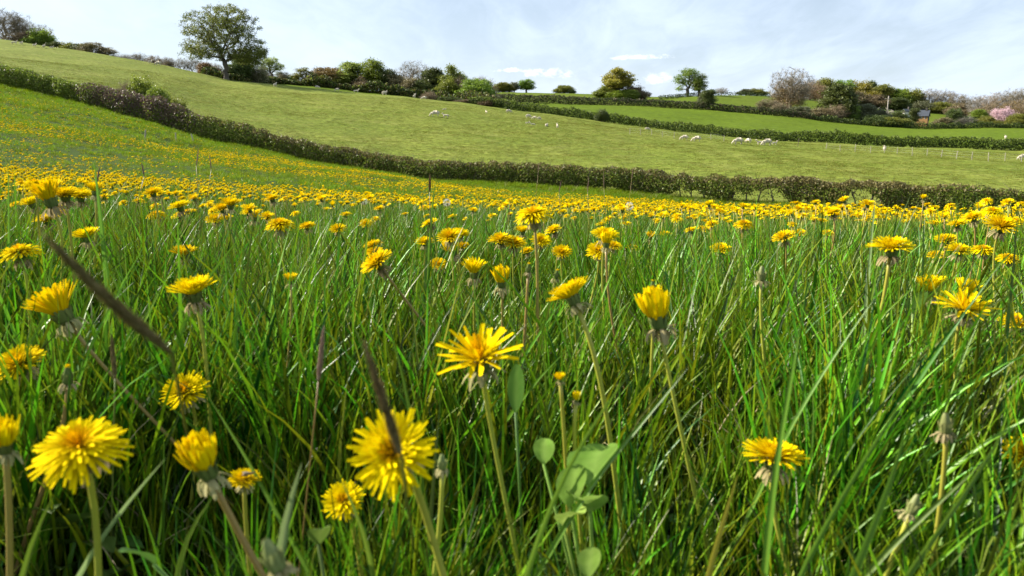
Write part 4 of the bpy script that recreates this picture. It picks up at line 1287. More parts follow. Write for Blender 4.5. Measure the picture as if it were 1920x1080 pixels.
GT = 'bare trees and bushes on the left skyline'
GM = 'trees of the row behind the pasture'
GR = 'trees of the wooded hill on the right'
GF = 'lone trees on the far field edge'
T_ = [
 # kind, px, top, width, Y, leaf, label, cat, group, wood
 ('bare', 8, 15, 74, 200, None, 'tall bare tree at the left edge of the skyline', 'tree', GT, 'twig'),
 ('bare2', 40, 24, 50, 203, None, 'bare tree second from the left edge, behind low brown bushes', 'tree', GT, 'twig'),
 ('bare2', 62, 42, 40, 206, None, 'small bare tree behind the olive bush on the left skyline', 'tree', GT, 'twig'),
 ('brush', 30, 62, 60, 196, 'brown', 'low brown bush under the two tall bare trees at left', 'shrub', GT, 'brown'),
 ('dense', 50, 60, 42, 198, 'brown', 'brownish bush left of the round green one on the skyline', 'shrub', GT, None),
 ('dense2', 76, 56, 52, 198, 'green', 'round green bush on the left skyline', 'shrub', GT, None),
 ('bare', 84, 46, 40, 204, None, 'thin bare tree standing above the round green bush', 'tree', GT, 'twig'),
 ('dense', 104, 79, 36, 195, 'dark', 'dark low bush right of the round green bush', 'shrub', GT, None),
 ('dense2', 130, 80, 42, 194, 'yellow', 'yellowish bush with a small tuft on top on the left skyline', 'shrub', GT, None),
 ('dense', 152, 82, 36, 193, 'dark', 'dark rounded bush next to the windswept bare trees', 'shrub', GT, None),
 ('airy', 176, 80, 48, 191, 'brown', 'windswept nearly bare tree left of its sloping neighbour', 'tree', GT, 'twig'),
 ('airy2', 200, 88, 38, 190, 'brown', 'windswept nearly bare tree sloping down to the gap in the skyline', 'tree', GT, 'twig'),
 ('brush', 236, 101, 40, 186, None, 'faint low bare scrub just right of the skyline gap', 'shrub', GT, 'twig'),
 ('bare2', 262, 99, 30, 186, None, 'faint small bare tree above the pasture crest', 'tree', GT, 'twig'),
 ('brush', 291, 103, 34, 184, 'brown', 'squarish bare brown bush behind two white sheep on the crest', 'shrub', GT, 'brown'),
 ('brush', 317, 107, 34, 182, 'brown', 'low bare bush between the squarish bush and the great oak', 'shrub', GT, 'twig'),
 ('bare', 342, 108, 26, 180, None, 'small bare tree close left of the great oak', 'tree', GT, 'twig'),
 ('bare2', 362, 108, 26, 180, None, 'small bare tree at the left foot of the great oak crown', 'tree', GT, 'twig'),
 ('dense', 388, 118, 34, 172, 'russet', 'rusty bush behind the oak, left of its trunk', 'shrub', GM, None),
 ('brush', 408, 119, 28, 172, 'brown', 'bare brown bush just left of the oak trunk', 'shrub', GM, 'brown'),
 ('dense2', 452, 98, 52, 168, 'dark', 'dark bushy tree hiding behind the oak, right of its trunk', 'tree', GM, None),
 ('brush', 484, 118, 40, 170, 'dark', 'dark scrub below the right skirt of the oak', 'shrub', GM, 'twig'),
 ('airy', 510, 108, 40, 196, 'pale', 'pale green young tree just right of the great oak', 'tree', GM, None),
 ('brush', 532, 134, 34, 194, 'brown', 'low bare scrub right of the pale green young tree', 'shrub', GM, 'twig'),
 ('brush', 500, 136, 40, 194, 'brown', 'low bare scrub at the foot of the pale green young tree', 'shrub', GM, 'twig'),
 ('dense', 550, 142, 24, 194, 'green', 'small green bush before the start of the tree row', 'shrub', GM, None),
 ('airy2', 573, 127, 44, 192, 'olive', 'airy olive tree at the left end of the tree row', 'tree', GM, None),
 ('dense', 615, 127, 66, 192, 'russet', 'broad russet bush near the left end of the tree row', 'shrub', GM, None),
 ('dense2', 602, 142, 50, 186, 'yellow', 'yellow-green bush in front of the broad russet one', 'shrub', GM, None),
 ('dense', 640, 139, 42, 190, 'olive', 'olive bush between the russet bush and the slim pale tree', 'shrub', GM, None),
 ('tall', 661, 117, 46, 191, 'pale', 'slim pale green tree in the tree row', 'tree', GM, None),
 ('dense2', 680, 142, 44, 188, 'brown', 'brown bush between the slim pale tree and the tall green tree', 'shrub', GM, None),
 ('round2', 700, 112, 46, 189, 'green', 'tallest round green tree of the row', 'tree', GM, None),
 ('round', 725, 129, 40, 188, 'dark', 'dark green tree right of the tallest green one', 'tree', GM, None),
 ('dense', 742, 140, 42, 187, 'brown', 'greyish brown bushy tree left of the big bare crown', 'tree', GM, None),
 ('bare', 776, 114, 62, 190, None, 'bare grey tree with rounded crown in the middle of the row', 'tree', GM, 'twig'),
 ('dense2', 770, 147, 50, 184, 'brown', 'dark brown bush at the foot of the bare grey tree', 'shrub', GM, None),
 ('dense', 790, 152, 40, 183, 'dark', 'dark bush right of the foot of the bare grey tree', 'shrub', GM, None),
 ('evergreen', 813, 129, 44, 186, 'dark', 'dark dense tree between the bare crown and the ragged one', 'tree', GM, None),
 ('ragged', 850, 125, 58, 184, 'olive', 'ragged tree with a tuft sticking up on its right', 'tree', GM, None),
 ('dense2', 838, 150, 44, 180, 'yellow', 'yellow-green bush left of the big rounded thicket', 'shrub', GM, None),
 ('brush', 866, 143, 44, 181, 'brown', 'brown scrub between the ragged tree and the big thicket', 'shrub', GM, 'brown'),
 ('dense', 893, 149, 66, 176, 'green', 'big rounded dark thicket closing the row on the right', 'tree', GM, None),
 ('brush', 900, 143, 60, 182, 'brown', 'bare brown twigs sticking out behind the rounded thicket', 'shrub', GM, 'brown'),
 ('brush', 805, 171, 34, 170, 'brown', 'low pinkish scrub on the pasture edge below the dark trees', 'shrub', GM, 'brown'),
 ('dense', 842, 182, 44, 163, 'dark', 'low dark bush at the pasture edge under the yellow-green bush', 'shrub', GM, None),
 ('brush', 880, 186, 60, 160, 'brown', 'low brown hedgerow scrub under the rounded thicket', 'shrub', GM, 'brown'),
 ('dense', 925, 186, 50, 157, 'brown', 'low brown hedgerow bush at the pasture edge, last before the bright field', 'shrub', GM, None),
 ('dense2', 930, 180, 22, 215, 'grey', 'small grey bush right of the rounded thicket', 'shrub', GM, None),
 ('dense', 943, 155, 36, 296, 'olive', 'olive bush on the far skyline right of the thicket', 'shrub', GF, None),
 ('round', 964, 154, 18, 298, 'grey', 'small tree left of the round one on the far field edge', 'tree', GF, None),
 ('round', 987, 149, 28, 298, 'green', 'little round green tree on the far field edge', 'tree', GF, None),
 ('dense', 1058, 160, 34, 298, 'olive', 'lone dome-shaped bush on the far field edge', 'shrub', GF, None),
 ('dense2', 1072, 167, 20, 296, 'dark', 'small dark bush leaning on the lone dome-shaped one', 'shrub', GF, None),
 ('spread', 1157, 129, 82, 262, 'ochre', 'spreading ochre tree standing alone on the dark hedge line', 'tree', GF, None),
 ('dense', 1140, 162, 46, 264, 'olive', 'green bush under the left of the spreading ochre tree', 'shrub', GF, None),
 ('dense2', 1190, 161, 46, 262, 'brown', 'brown bush under the right of the spreading ochre tree', 'shrub', GF, None),
 ('dense', 1168, 169, 60, 258, 'green', 'low green bush in front of the ochre tree trunk', 'shrub', GF, None),
 ('airy', 1289, 128, 46, 292, 'green', 'taller left one of the pair of airy trees on the skyline', 'tree', GF, None),
 ('airy2', 1311, 138, 34, 291, 'olive', 'thinner right one of the pair of airy trees on the skyline', 'tree', GF, None),
 ('tall', 1328, 168, 26, 222, 'dark', 'small dark upright bush below the pair of airy trees', 'shrub', GF, None),
 ('dense', 1318, 171, 18, 226, 'grey', 'pale bush touching the small dark upright bush', 'shrub', GF, None),
 ('bare', 1353, 164, 26, 300, None, 'faint pale bare tree right of the pair of airy trees', 'tree', GF, 'twig'),
 ('dense', 1400, 167, 30, 330, 'grey', 'greyish bush on the skyline, left half of a low clump', 'shrub', GR, None),
 ('dense2', 1420, 166, 38, 330, 'olive', 'olive bush on the skyline, right half of a low clump', 'shrub', GR, None),
 ('bare', 1481, 126, 76, 238, None, 'large half-bare oak in front of the wooded hill', 'tree', GR, 'twig'),
 ('brush', 1476, 146, 66, 240, 'russet', 'rusty undergrowth inside the crown of the half-bare oak', 'shrub', GR, 'brown'),
 ('brush', 1440, 184, 44, 232, 'grey', 'brown scrub left of the half-bare oak trunk', 'shrub', GR, 'brown'),
 ('brush', 1462, 192, 36, 226, 'grey', 'brown scrub close before the half-bare oak trunk', 'shrub', GR, 'brown'),
 ('dense', 1500, 200, 46, 222, 'grey', 'low grey green bush right of the half-bare oak trunk', 'shrub', GR, None),
 ('dense2', 1535, 203, 56, 218, 'brown', 'low brown bush by the hedge left of the black evergreen', 'shrub', GR, None),
 ('brush', 1518, 149, 56, 340, 'brown', 'brown twiggy tree at the left end of the wood', 'tree', GR, 'brown'),
 ('dense', 1548, 148, 46, 345, 'olive', 'olive round tree near the left end of the wood', 'tree', GR, None),
 ('brush', 1536, 158, 40, 332, 'russet', 'rusty tree under the olive round one of the wood', 'tree', GR, 'brown'),
 ('round', 1578, 151, 46, 345, 'green', 'green tree rising behind the black evergreen', 'tree', GR, None),
 ('evergreen', 1570, 160, 58, 222, 'dark', 'big black-green evergreen before the wooded hill', 'tree', GR, None),
 ('brush', 1566, 196, 50, 217, 'brown', 'pinkish brown scrub at the foot of the black evergreen', 'shrub', GR, 'brown'),
 ('dense2', 1613, 153, 56, 340, 'ochre', 'round ochre tree on the crown of the wood', 'tree', GR, None),
 ('evergreen', 1631, 153, 22, 350, 'dark', 'dark pointed top of a conifer on the crown of the wood', 'tree', GR, None),
 ('dense', 1600, 172, 50, 330, 'brown', 'dark brown tree below the round ochre one', 'tree', GR, None),
 ('dense', 1650, 160, 52, 342, 'olive', 'olive tree right of the pointed conifer top', 'tree', GR, None),
 ('dense2', 1640, 178, 50, 326, 'brown', 'shaded brown tree at the front of the wood', 'tree', GR, None),
 ('dense', 1682, 167, 50, 340, 'green', 'dark green tree on the right shoulder of the wood', 'tree', GR, None),
 ('dense2', 1706, 168, 48, 338, 'olive', 'olive tree on the right shoulder of the wood', 'tree', GR, None),
 ('dense', 1676, 184, 52, 324, 'dark', 'dark low tree behind the pale pole', 'tree', GR, None),
 ('dense2', 1735, 190, 54, 325, 'grey', 'grey green low tree behind the small house', 'tree', GR, None),
 ('bare', 1742, 166, 44, 336, None, 'bare grey tree right of the wood, above the house', 'tree', GR, 'twig'),
 ('bare2', 1768, 168, 40, 336, None, 'bare pale tree second right of the wood', 'tree', GR, 'twig'),
 ('dense', 1765, 192, 56, 322, 'olive', 'low olive tree above the green strip behind the house', 'tree', GR, None),
 ('brush', 1795, 176, 52, 330, 'brown', 'bare brown tree left of the ivy-clad pair', 'tree', GR, 'twig'),
 ('dense2', 1800, 194, 50, 300, 'brown', 'brown bushes between the dark bush and the ivy-clad pair', 'shrub', GR, None),
 ('bare2', 1830, 178, 40, 268, None, 'bare tree with pale trunk left of the blossom tree', 'tree', GR, 'pale'),
 ('evergreen', 1833, 206, 28, 232, 'green', 'ivy green bush at the foot of the pale bare tree', 'shrub', GR, None),
 ('bare', 1860, 174, 56, 280, None, 'bare pinkish tree behind the blossom tree', 'tree', GR, 'brown'),
 ('brush', 1852, 192, 56, 262, 'brown', 'brown thicket left behind the blossom tree', 'shrub', GR, 'brown'),
 ('bare2', 1886, 168, 56, 276, None, 'tall bare tree above the pink blossom', 'tree', GR, 'twig'),
 ('bare', 1914, 164, 60, 272, None, 'tall bare tree at the right edge of the view', 'tree', GR, 'twig'),
 ('brush', 1905, 186, 70, 250, 'russet', 'rusty brown thicket at the right edge', 'shrub', GR, 'brown'),
 ('blossom', 1879, 202, 36, 222, 'pink', 'pink cherry tree in full blossom', 'tree', GR, None),
 ('tall', 1600, 198, 20, 219, 'pale', 'pale green willow bush right of the black evergreen', 'shrub', GR, None),
 ('dense', 1618, 196, 46, 221, 'grey', 'large pale grey green willow bush', 'shrub', GR, None),
 ('dense2', 1648, 204, 40, 219, 'grey', 'pale bush right of the large willow bush', 'shrub', GR, None),
 ('dense', 1640, 216, 50, 214, 'dark', 'dark low bush in front of the pale willow bushes', 'shrub', GR, None),
 ('dense2', 1682, 208, 38, 220, 'dark', 'dark bush left of the small house', 'shrub', GR, None),
 ('tall', 1712, 203, 18, 222, 'dark', 'dark upright bush touching the house on its left', 'shrub', GR, None),
 ('dense', 1672, 220, 60, 212, 'olive', 'low olive bush by the hedge left of the house', 'shrub', GR, None),
 ('dense', 1768, 221, 34, 214, 'brown', 'low brown bush right of the house', 'shrub', GR, None),
 ('round', 1787, 204, 28, 219, 'dark', 'round dark bush between the house and the blossom tree', 'shrub', GR, None),
 ('brush', 1806, 216, 50, 218, 'grey', 'pale scrub right of the round dark bush', 'shrub', GR, 'pale'),
 ('dense2', 1850, 218, 40, 216, 'olive', 'low olive bush left of the pink blossom tree', 'shrub', GR, None),
 ('dense', 1910, 214, 44, 217, 'olive', 'low olive bush right of the pink blossom tree', 'shrub', GR, None),
 ('dense2', 1128, 205, 24, 142, 'dark', 'rounded bush standing up from the low far hedge', 'shrub', GF, None),
 ('dense2', 272, 146, 56, 61, 'green', 'bright green bush growing out of the near hedge', 'shrub', None, None),
 ('brush', 240, 150, 40, 61, 'brown', 'brown twiggy bush left of the green one in the near hedge', 'shrub', None, 'brown'),
 ('dense', 303, 166, 50, 60, 'green', 'green bush right of the tallest bush of the near hedge', 'shrub', None, None),
 ('dense2', 340, 186, 44, 59, 'olive', 'olive bush where the near hedge bends down', 'shrub', None, None),
]
for (kind, px, top, w, Y, leaf, label, cat, grp, wood) in T_:
    plant(kind, px, top, w, Y, leaf, label, cat, group=grp, wood=wood)
oak = plant('great_oak', 425, 11, 131, 149, 'oak', 'great spreading oak standing alone on the pasture crest', 'tree', name='oak_tree', rz=0.0)

# ------------------------------------------------------------------ sheep
M_WOOL = plainmat('fleece', (.46, .40, .30), (.60, .53, .42), .95, 9, .6)
M_FACE = plainmat('sheep_face', (.60, .52, .42), (.70, .62, .52), .8, 6)
M_HOOF = plainmat('hoof', (.08, .06, .05), (.12, .1, .08), .7, 6)


def skin_mesh(name, nodes, edges, mat, level=1):
    """nodes: (x, y, z, radius). One continuous skinned body."""
    me = bpy.data.meshes.new(name)
    me.from_pydata([n[:3] for n in nodes], edges, [])
    o = bpy.data.objects.new(name, me)
    COL.objects.link(o)
    o.modifiers.new('s', 'SKIN')
    if not me.skin_vertices:
        me.skin_vertices.new() if hasattr(me.skin_vertices, 'new') else None
    for i, n in enumerate(nodes):
        sv = me.skin_vertices[0].data[i]
        sv.radius = (n[3], n[3]); sv.use_root = (i == 0)
    m = o.modifiers.new('u', 'SUBSURF'); m.levels = level; m.render_levels = level
    dg = bpy.context.evaluated_depsgraph_get()
    ev = o.evaluated_get(dg)
    out = bpy.data.meshes.new_from_object(ev)
    out.name = name
    bpy.data.objects.remove(o)
    out.materials.clear(); out.materials.append(mat)
    for p in out.polygons: p.use_smooth = True
    return out


def sheep_body(pose, lamb=False):
    b = .27 if not lamb else .15
    hz = .60 if not lamb else .50
    N = [(0, 0, hz, b), (-.36, 0, hz + .01, b * .95), (-.50, 0, hz - .02, b * .62), (.34, 0, hz, b * .9)]
    Ed = [(0, 1), (1, 2), (0, 3)]
    if pose == 'graze':
        N += [(.52, 0, hz - .08, b * .52), (.68, 0, .36, .10), (.80, 0, .17, .085), (.88, 0, .07, .05)]
    else:
        N += [(.50, 0, hz + .10, b * .55), (.60, 0, hz + .28, .11), (.70, 0, hz + .32, .095), (.84, 0, hz + .25, .055)]
    Ed += [(3, 4), (4, 5), (5, 6), (6, 7)]
    for sx, sy, st in ((.34, .12, 3), (.34, -.12, 3), (-.38, .12, 1), (-.38, -.12, 1)):
        k = len(N)
        N += [(sx, sy, hz - .22, .085 if not lamb else .06), (sx + (.02 if sx > 0 else -.04), sy, .24, .045), (sx, sy, .02, .036)]
        Ed += [(st, k), (k, k + 1), (k + 1, k + 2)]
    k = len(N)
    N += [(-.66, 0, hz - .10, .05), (-.68, 0, hz - .28, .035)]
    Ed += [(2, k), (k, k + 1)]
    return skin_mesh('body', N, Ed, M_WOOL)


BOD = {'graze': sheep_body('graze'), 'stand': sheep_body('stand'), 'lamb': sheep_body('stand', True), 'lambgraze': sheep_body('graze', True)}
g = Geo(); g.lathe([(.001, 0), (.035, .05), (.03, .12), (.001, .16)], 8, 0)
EAR = g.mesh('ear', [M_FACE])
g = Geo(); g.lathe([(.001, 0), (.04, .02), (.05, .08), (.03, .15), (.001, .17)], 8, 0)
MUZ = g.mesh('face', [M_FACE])


def sheep(px, py, pose, rz, k, label, y0=62, y1=200, Y=None, grp='sheep grazing on the pasture', lying=False):
    if Y:
        p = ground_at(px, Y)
    else:
        p = ground_hit(px, py, y0, y1)
    e = empty('lamb' if pose.startswith('lamb') else 'sheep', p, rz)
    k *= .78
    e.scale = (k, k, k)
    if lying: e.location.z -= .30 * k
    tag(e, label, 'lamb' if pose.startswith('lamb') else 'sheep', grp)
    link('body', BOD[pose], e)
    if pose in ('graze', 'lambgraze'):
        hx, hz_, dx = .70, .36, .06
    else:
        hh = .60 if pose == 'stand' else .50
        hx, hz_, dx = .62, hh + .38, 0
    for s in (-1, 1):
        o = link('ear', EAR, e, (hx, s * .07, hz_)); o.rotation_euler = (-s * 1.75, 0, 0)
    return e


PI = math.pi
SHEEP = [
 (816, 219, 'graze', PI, 1.22, 'large ewe grazing alone high on the pasture beside one lamb'),
 (836, 221, 'lamb', PI * .9, .95, 'lamb standing just right of the large lone ewe'),
 (833, 206, 'lamb', .4, .6, 'lamb lying above the lone ewe and her lamb'),
 (912, 213, 'lamb', 1.9, .8, 'lamb facing the lens midway between the lone ewe and the small flock'),
 (954, 212, 'graze', .2, .9, 'sheep with its shaded side turned, uppermost near the pasture edge'),
 (991, 222, 'graze', .3, .95, 'first grazing sheep of the upper row of three'),
 (1002, 224, 'graze', 2.9, .75, 'middle sheep of the upper row of three'),
 (1011, 225, 'graze', .5, .7, 'right hand sheep of the upper row of three'),
 (989, 233, 'lamb', .4, .62, 'small lamb below the upper row of three'),
 (999, 234, 'lamb', PI, .7, 'lamb lying flat beside the small lamb'),
 (1025, 237, 'stand', 1.2, .8, 'plump sheep turned away with dark shadow, right of the lying lamb'),
 (1045, 240, 'lamb', 1.6, .95, 'slender white lamb seen end-on, right of the plump sheep'),
 (1214, 243, 'graze', .1, .8, 'sheep lying by the leftmost fence posts on the pasture crest'),
 (1283, 263, 'graze', PI, 1.0, 'grazing ewe first in the line along the pasture edge'),
 (1306, 266, 'graze', PI * .95, 1.1, 'pair partner grazing just right of the first ewe in the line'),
 (1384, 271, 'graze', PI * 1.02, 1.25, 'ewe grazing with one smaller sheep close on its right'),
 (1403, 268, 'graze', PI * .7, .9, 'smaller sheep close right of the grazing ewe'),
 (1425, 272, 'lamb', PI, 1.0, 'lamb with its head against the big ewe on its right'),
 (1438, 273, 'graze', PI * 1.04, 1.25, 'big ewe grazing, last of the close group of four'),
 (1452, 272, 'lamb', .3, .8, 'dark-shaded lamb right behind the big ewe'),
 (1658, 283, 'stand', 1.3, .85, 'single sheep facing the lens among the fence posts'),
 (1917, 300, 'graze', PI, .95, 'sheep half cut off by the right edge of the view'),
 (27, 83, 'lamb', .3, 1.0, 'leftmost white sheep on the skyline crest'),
 (40, 84, 'lamb', 1.6, 1.0, 'second small white sheep on the left skyline, seen end-on'),
 (65, 88, 'lamb', 1.5, 1.0, 'small white sheep below the round green bush'),
 (82, 90, 'lamb', 1.7, 1.05, 'small white sheep right below the round green bush edge'),
 (97, 92, 'lamb', 1.2, .8, 'small white sheep by the dark low bush on the skyline'),
 (282, 120, 'lamb', 1.4, 1.2, 'white sheep standing before the squarish brown bush'),
 (297, 123, 'graze', PI, 1.2, 'bright white sheep grazing on the crest below the brown bush'),
 (516, 163, 'lamb', 1.5, 1.2, 'tiny white lamb on the crest right of the pale green tree'),
 (595, 166, 'graze', 0, .8, 'sheep on the crest under the broad russet bush'),
 (632, 171, 'graze', PI, .8, 'sheep on the crest below the olive bush'),
 (668, 174, 'lamb', 0, 1.0, 'small sheep on the crest under the slim pale tree'),
 (721, 178, 'stand', .8, 1.1, 'white sheep on the crest under the dark green tree'),
 (777, 184, 'lamb', 1.4, 1.2, 'small white sheep under the bare grey crown'),
 (795, 187, 'graze', PI, .9, 'sheep on the crest left of the pinkish scrub'),
]
for (px, py, pose, rz, k, lab) in SHEEP:
    y1 = 215 if px < 330 else (170 if px < 1100 else 140)
    sheep(px, py, pose, rz, k, lab, 60, y1, lying=('lying' in lab))
sheep(1577, 227, 'graze', 0, 1.0, 'lone sheep high in the bright field under the evergreen', 150, 215, grp='sheep in the bright lower field')
sheep(1885, 261, 'stand', 1.2, 1.0, 'lone sheep in the bright field near the right edge', 118, 215, grp='sheep in the bright lower field')
sheep(1152, 180, 'stand', 1.3, 1.5, 'white sheep under the spreading ochre tree', 232, 262, Y=255, grp='sheep in the bright lower field')

# ------------------------------------------------------------------ fence, stakes, pole
M_POST = plainmat('weathered_post', (.25, .225, .165), (.36, .33, .25), .9, 14)
M_WIRE = plainmat('wire', (.35, .35, .34), (.45, .45, .44), .5, 14)


def postmesh(hh, w):
    g = Geo(); g.lathe([(w, -.1), (w, hh * .96), (w * .8, hh), (.001, hh + .01)], 8, 0, wob=.06)
    return g.mesh('post', [M_POST])


PM = postmesh(.85, .036)


def fence(cols, label):
    pts = [ground_hit(px, py, 60, 150) for px, py in cols]
    root = empty('wire_fence', pts[0]); tag(root, label, 'fence')
    for i, p in enumerate(pts):
        o = link('post', PM, root, p - pts[0])
        o.rotation_euler = (RNG.normal(0, .04), RNG.normal(0, .04), RNG.random() * 6)
        k = RNG.uniform(.85, 1.1); o.scale = (1, 1, k)
    for hh in (.3, .55, .78):
        g = Geo()
        P = []
        for a, b in zip(pts[:-1], pts[1:]):
            P += [a - pts[0] + [0, 0, hh], (a + b) / 2 - pts[0] + [0, 0, hh - .02]]
        P.append(pts[-1] - pts[0] + [0, 0, hh])
        g.tube(P, np.full(len(P), .004), 3, 0)
        link('wire', g.mesh('wire', [M_WIRE]), root)


fence([(1549, 280), (1575, 284), (1603, 285), (1632, 287), (1658, 287), (1682, 289), (1710, 292), (1738, 292), (1765, 295), (1793, 299),
       (1822, 300), (1853, 302), (1884, 302), (1915, 304), (1950, 306)], 'post and wire fence crossing the pasture at the right')
fence([(1181, 252), (1201, 253), (1222, 254), (1242, 257), (1264, 260), (1333, 262), (1357, 265)], 'short run of fence posts on the crest near the first grazing ewe')
for i, (px, py, hh, lab) in enumerate([(272, 262, .5, 'leftmost short stake at the foot of the near hedge'), (330, 264, .45, 'thin leaning stake in the grass by the near hedge, middle of three'),
                                       (363, 268, .55, 'pale stake nearest the hedge, right one of three'), (1496, 274, 1.0, 'single dark post on the pasture right of the ewes')]):
    p = ground_hit(px, py, 30, 140)
    g = Geo()
    g.lathe([(.04, -.1), (.038, hh * .9), (.03, hh), (.001, hh + .01)], 8, 0)
    o = link('wooden_stake', g.mesh('stake', [M_POST if i < 3 else M_BARK]), None, p)
    o.rotation_euler = (0, RNG.normal(0, .12), 0)
    tag(o, lab, 'stake')
g = Geo()
hp = pix(1662, 180, 240); bp = ground_at(1662, 240)
g.tube([[0, 0, -.3], [0, 0, hp[2] - bp[2]]], [.22, .16], 8)
g.box([0, 0, (hp[2] - bp[2]) * .9], [2.2, .12, .12])
tag(link('pole', g.mesh('pole', [M_BARKP]), None, bp), 'pale wooden utility pole in front of the wood', 'pole')
# brushwood heap under the pole
g = Geo(); rg = np.random.default_rng(4)
for _ in range(140):
    a = np.array([rg.normal(0, 2.0), rg.normal(0, 1), abs(rg.normal(0, .55))])
    d = rg.normal(size=3) * [1.4, 1, .5]
    g.tube([a, a + d * .6, a + d + rg.normal(0, .1, 3)], [.07, .05, .03], 4)
tag(link('brushwood_heap', g.mesh('brushwood_heap', [M_BARKP]), None, (lambda p: (p[0], p[1], p[2] + 2.2))(ground_at(1652, 232))), 'pale heap of cut brushwood at the foot of the pole', 'brushwood', kind='stuff')

# ------------------------------------------------------------------ house
M_SLATE = plainmat('slate', (.035, .045, .062), (.055, .065, .085), .9, 3)
M_TIMB = plainmat('dark_timber', (.045, .038, .032), (.07, .06, .05), .8, 4)
M_OCHRE = plainmat('ochre_wall', (.26, .14, .05), (.34, .19, .07), .8, 3)
M_GLASS = plainmat('window_glass', (.03, .04, .05), (.05, .06, .08), .1, 3)
M_FRAME = plainmat('window_frame', (.6, .58, .52), (.7, .68, .6), .6, 3)
M_WHITE = plainmat('white_render', (.62, .62, .58), (.72, .72, .68), .8, 3)


def house(px, Y, base, top, wpx, label, wallm, rz):
    b = ground_at(px, Y)
    z0 = pix(px, base, Y)[2]; z1 = pix(px, top, Y)[2]
    b[2] = min(b[2], z0)
    Hh = z1 - z0; lift = z0 - b[2]
    L = wpx / FPX * Y * .8; Wd = L * .6; wh = Hh * .52
    root = empty('house', b, rz); tag(root, label, 'house')
    g = Geo()
    g.box([0, 0, (lift + wh) / 2 - .2], [L, Wd, lift + wh + .4], 0)
    for s in (-1, 1):
        g.add([[s * L / 2, -Wd / 2, lift + wh], [s * L / 2, Wd / 2, lift + wh], [s * L / 2, 0, lift + Hh - .06],
               [s * (L / 2 - .1), -Wd / 2, lift + wh], [s * (L / 2 - .1), Wd / 2, lift + wh], [s * (L / 2 - .1), 0, lift + Hh - .06]],
              None, [[0, 1, 2], [3, 5, 4]], 1)
        g.box([s * (L / 2 + .03), 0, lift + wh / 2], [.05, Wd, wh], 1)
    link('wall', g.mesh('wall', [wallm, M_TIMB], False), root)
    g = Geo(); ov = .25
    for s in (-1, 1):
        x0, x1 = -L / 2 - ov, L / 2 + ov
        sl = (Hh - wh) / (Wd / 2)
        ye = s * (Wd / 2 + ov); ze = lift + wh - sl * ov
        V = [[x0, 0, lift + Hh], [x1, 0, lift + Hh], [x1, ye, ze], [x0, ye, ze], [x0, 0, lift + Hh + .12], [x1, 0, lift + Hh + .12], [x1, ye, ze + .12], [x0, ye, ze + .12]]
        g.add(V, [[0, 1, 2, 3], [7, 6, 5, 4], [0, 4, 5, 1], [2, 6, 7, 3], [1, 5, 6, 2], [0, 3, 7, 4]], None, 0)
    rf = link('roof', g.mesh('roof', [M_SLATE], False), root)
    g = Geo(); g.box([L * .3, 0, lift + Hh + .3], [.45, .45, .9], 0)
    link('chimney', g.mesh('chimney', [M_TIMB], False), rf)
    for q, xx in enumerate((-.32, -.02, .3)):
        g = Geo(); g.box([xx * L, -Wd / 2 - .03, lift + wh * .55], [L * .13, .06, wh * .42], 0)
        f = link('window', g.mesh('window', [M_FRAME], False), root)
        g = Geo(); g.box([xx * L, -Wd / 2 - .065, lift + wh * .55], [L * .10, .03, wh * .34], 0)
        link('pane', g.mesh('pane', [M_GLASS], False), f)
    return root


house(1727, 228, 226, 207, 27, 'small slate-roofed house with ochre wall and dark gable among the bushes', M_OCHRE, math.radians(-38))
house(1698, 236, 212, 205, 15, 'low pale outbuilding partly hidden left of the slate-roofed house', M_WHITE, math.radians(10))

# ------------------------------------------------------------------ dandelions
M_RAY = leafmat('dandelion_petal', (.79, .51, .001), (.87, .65, .002), trans=.20, rough=.9, spec=.02, jitter=.08)
M_DISC = leafmat('dandelion_centre', (.76, .38, .001), (.82, .50, .002), trans=.2, rough=.9, spec=.02, jitter=.08)
M_CUP = leafmat('dandelion_cup', (.06, .10, .022), (.18, .21, .06), trans=.12, rough=.7, spec=.08, jitter=.2)
M_BRACT = leafmat('dandelion_bract', (.19, .18, .07), (.42, .35, .18), trans=.25, rough=.8, spec=.04, jitter=.25)
M_STEMG = leafmat('dandelion_stem', (.22, .27, .03), (.40, .38, .05), trans=.15, rough=.38, spec=.45, jitter=.2)
M_STEMR = leafmat('dandelion_stem_red', (.22, .145, .045), (.36, .26, .07), trans=.12, rough=.4, spec=.4, jitter=.2)
M_BUD = leafmat('dandelion_bud', (.12, .16, .04), (.30, .31, .12), trans=.15, rough=.5, spec=.3, jitter=.15)
M_SEED = leafmat('seed_down', (.55, .55, .52), (.75, .75, .72), trans=.5, rough=.9, spec=.1, jitter=.1)


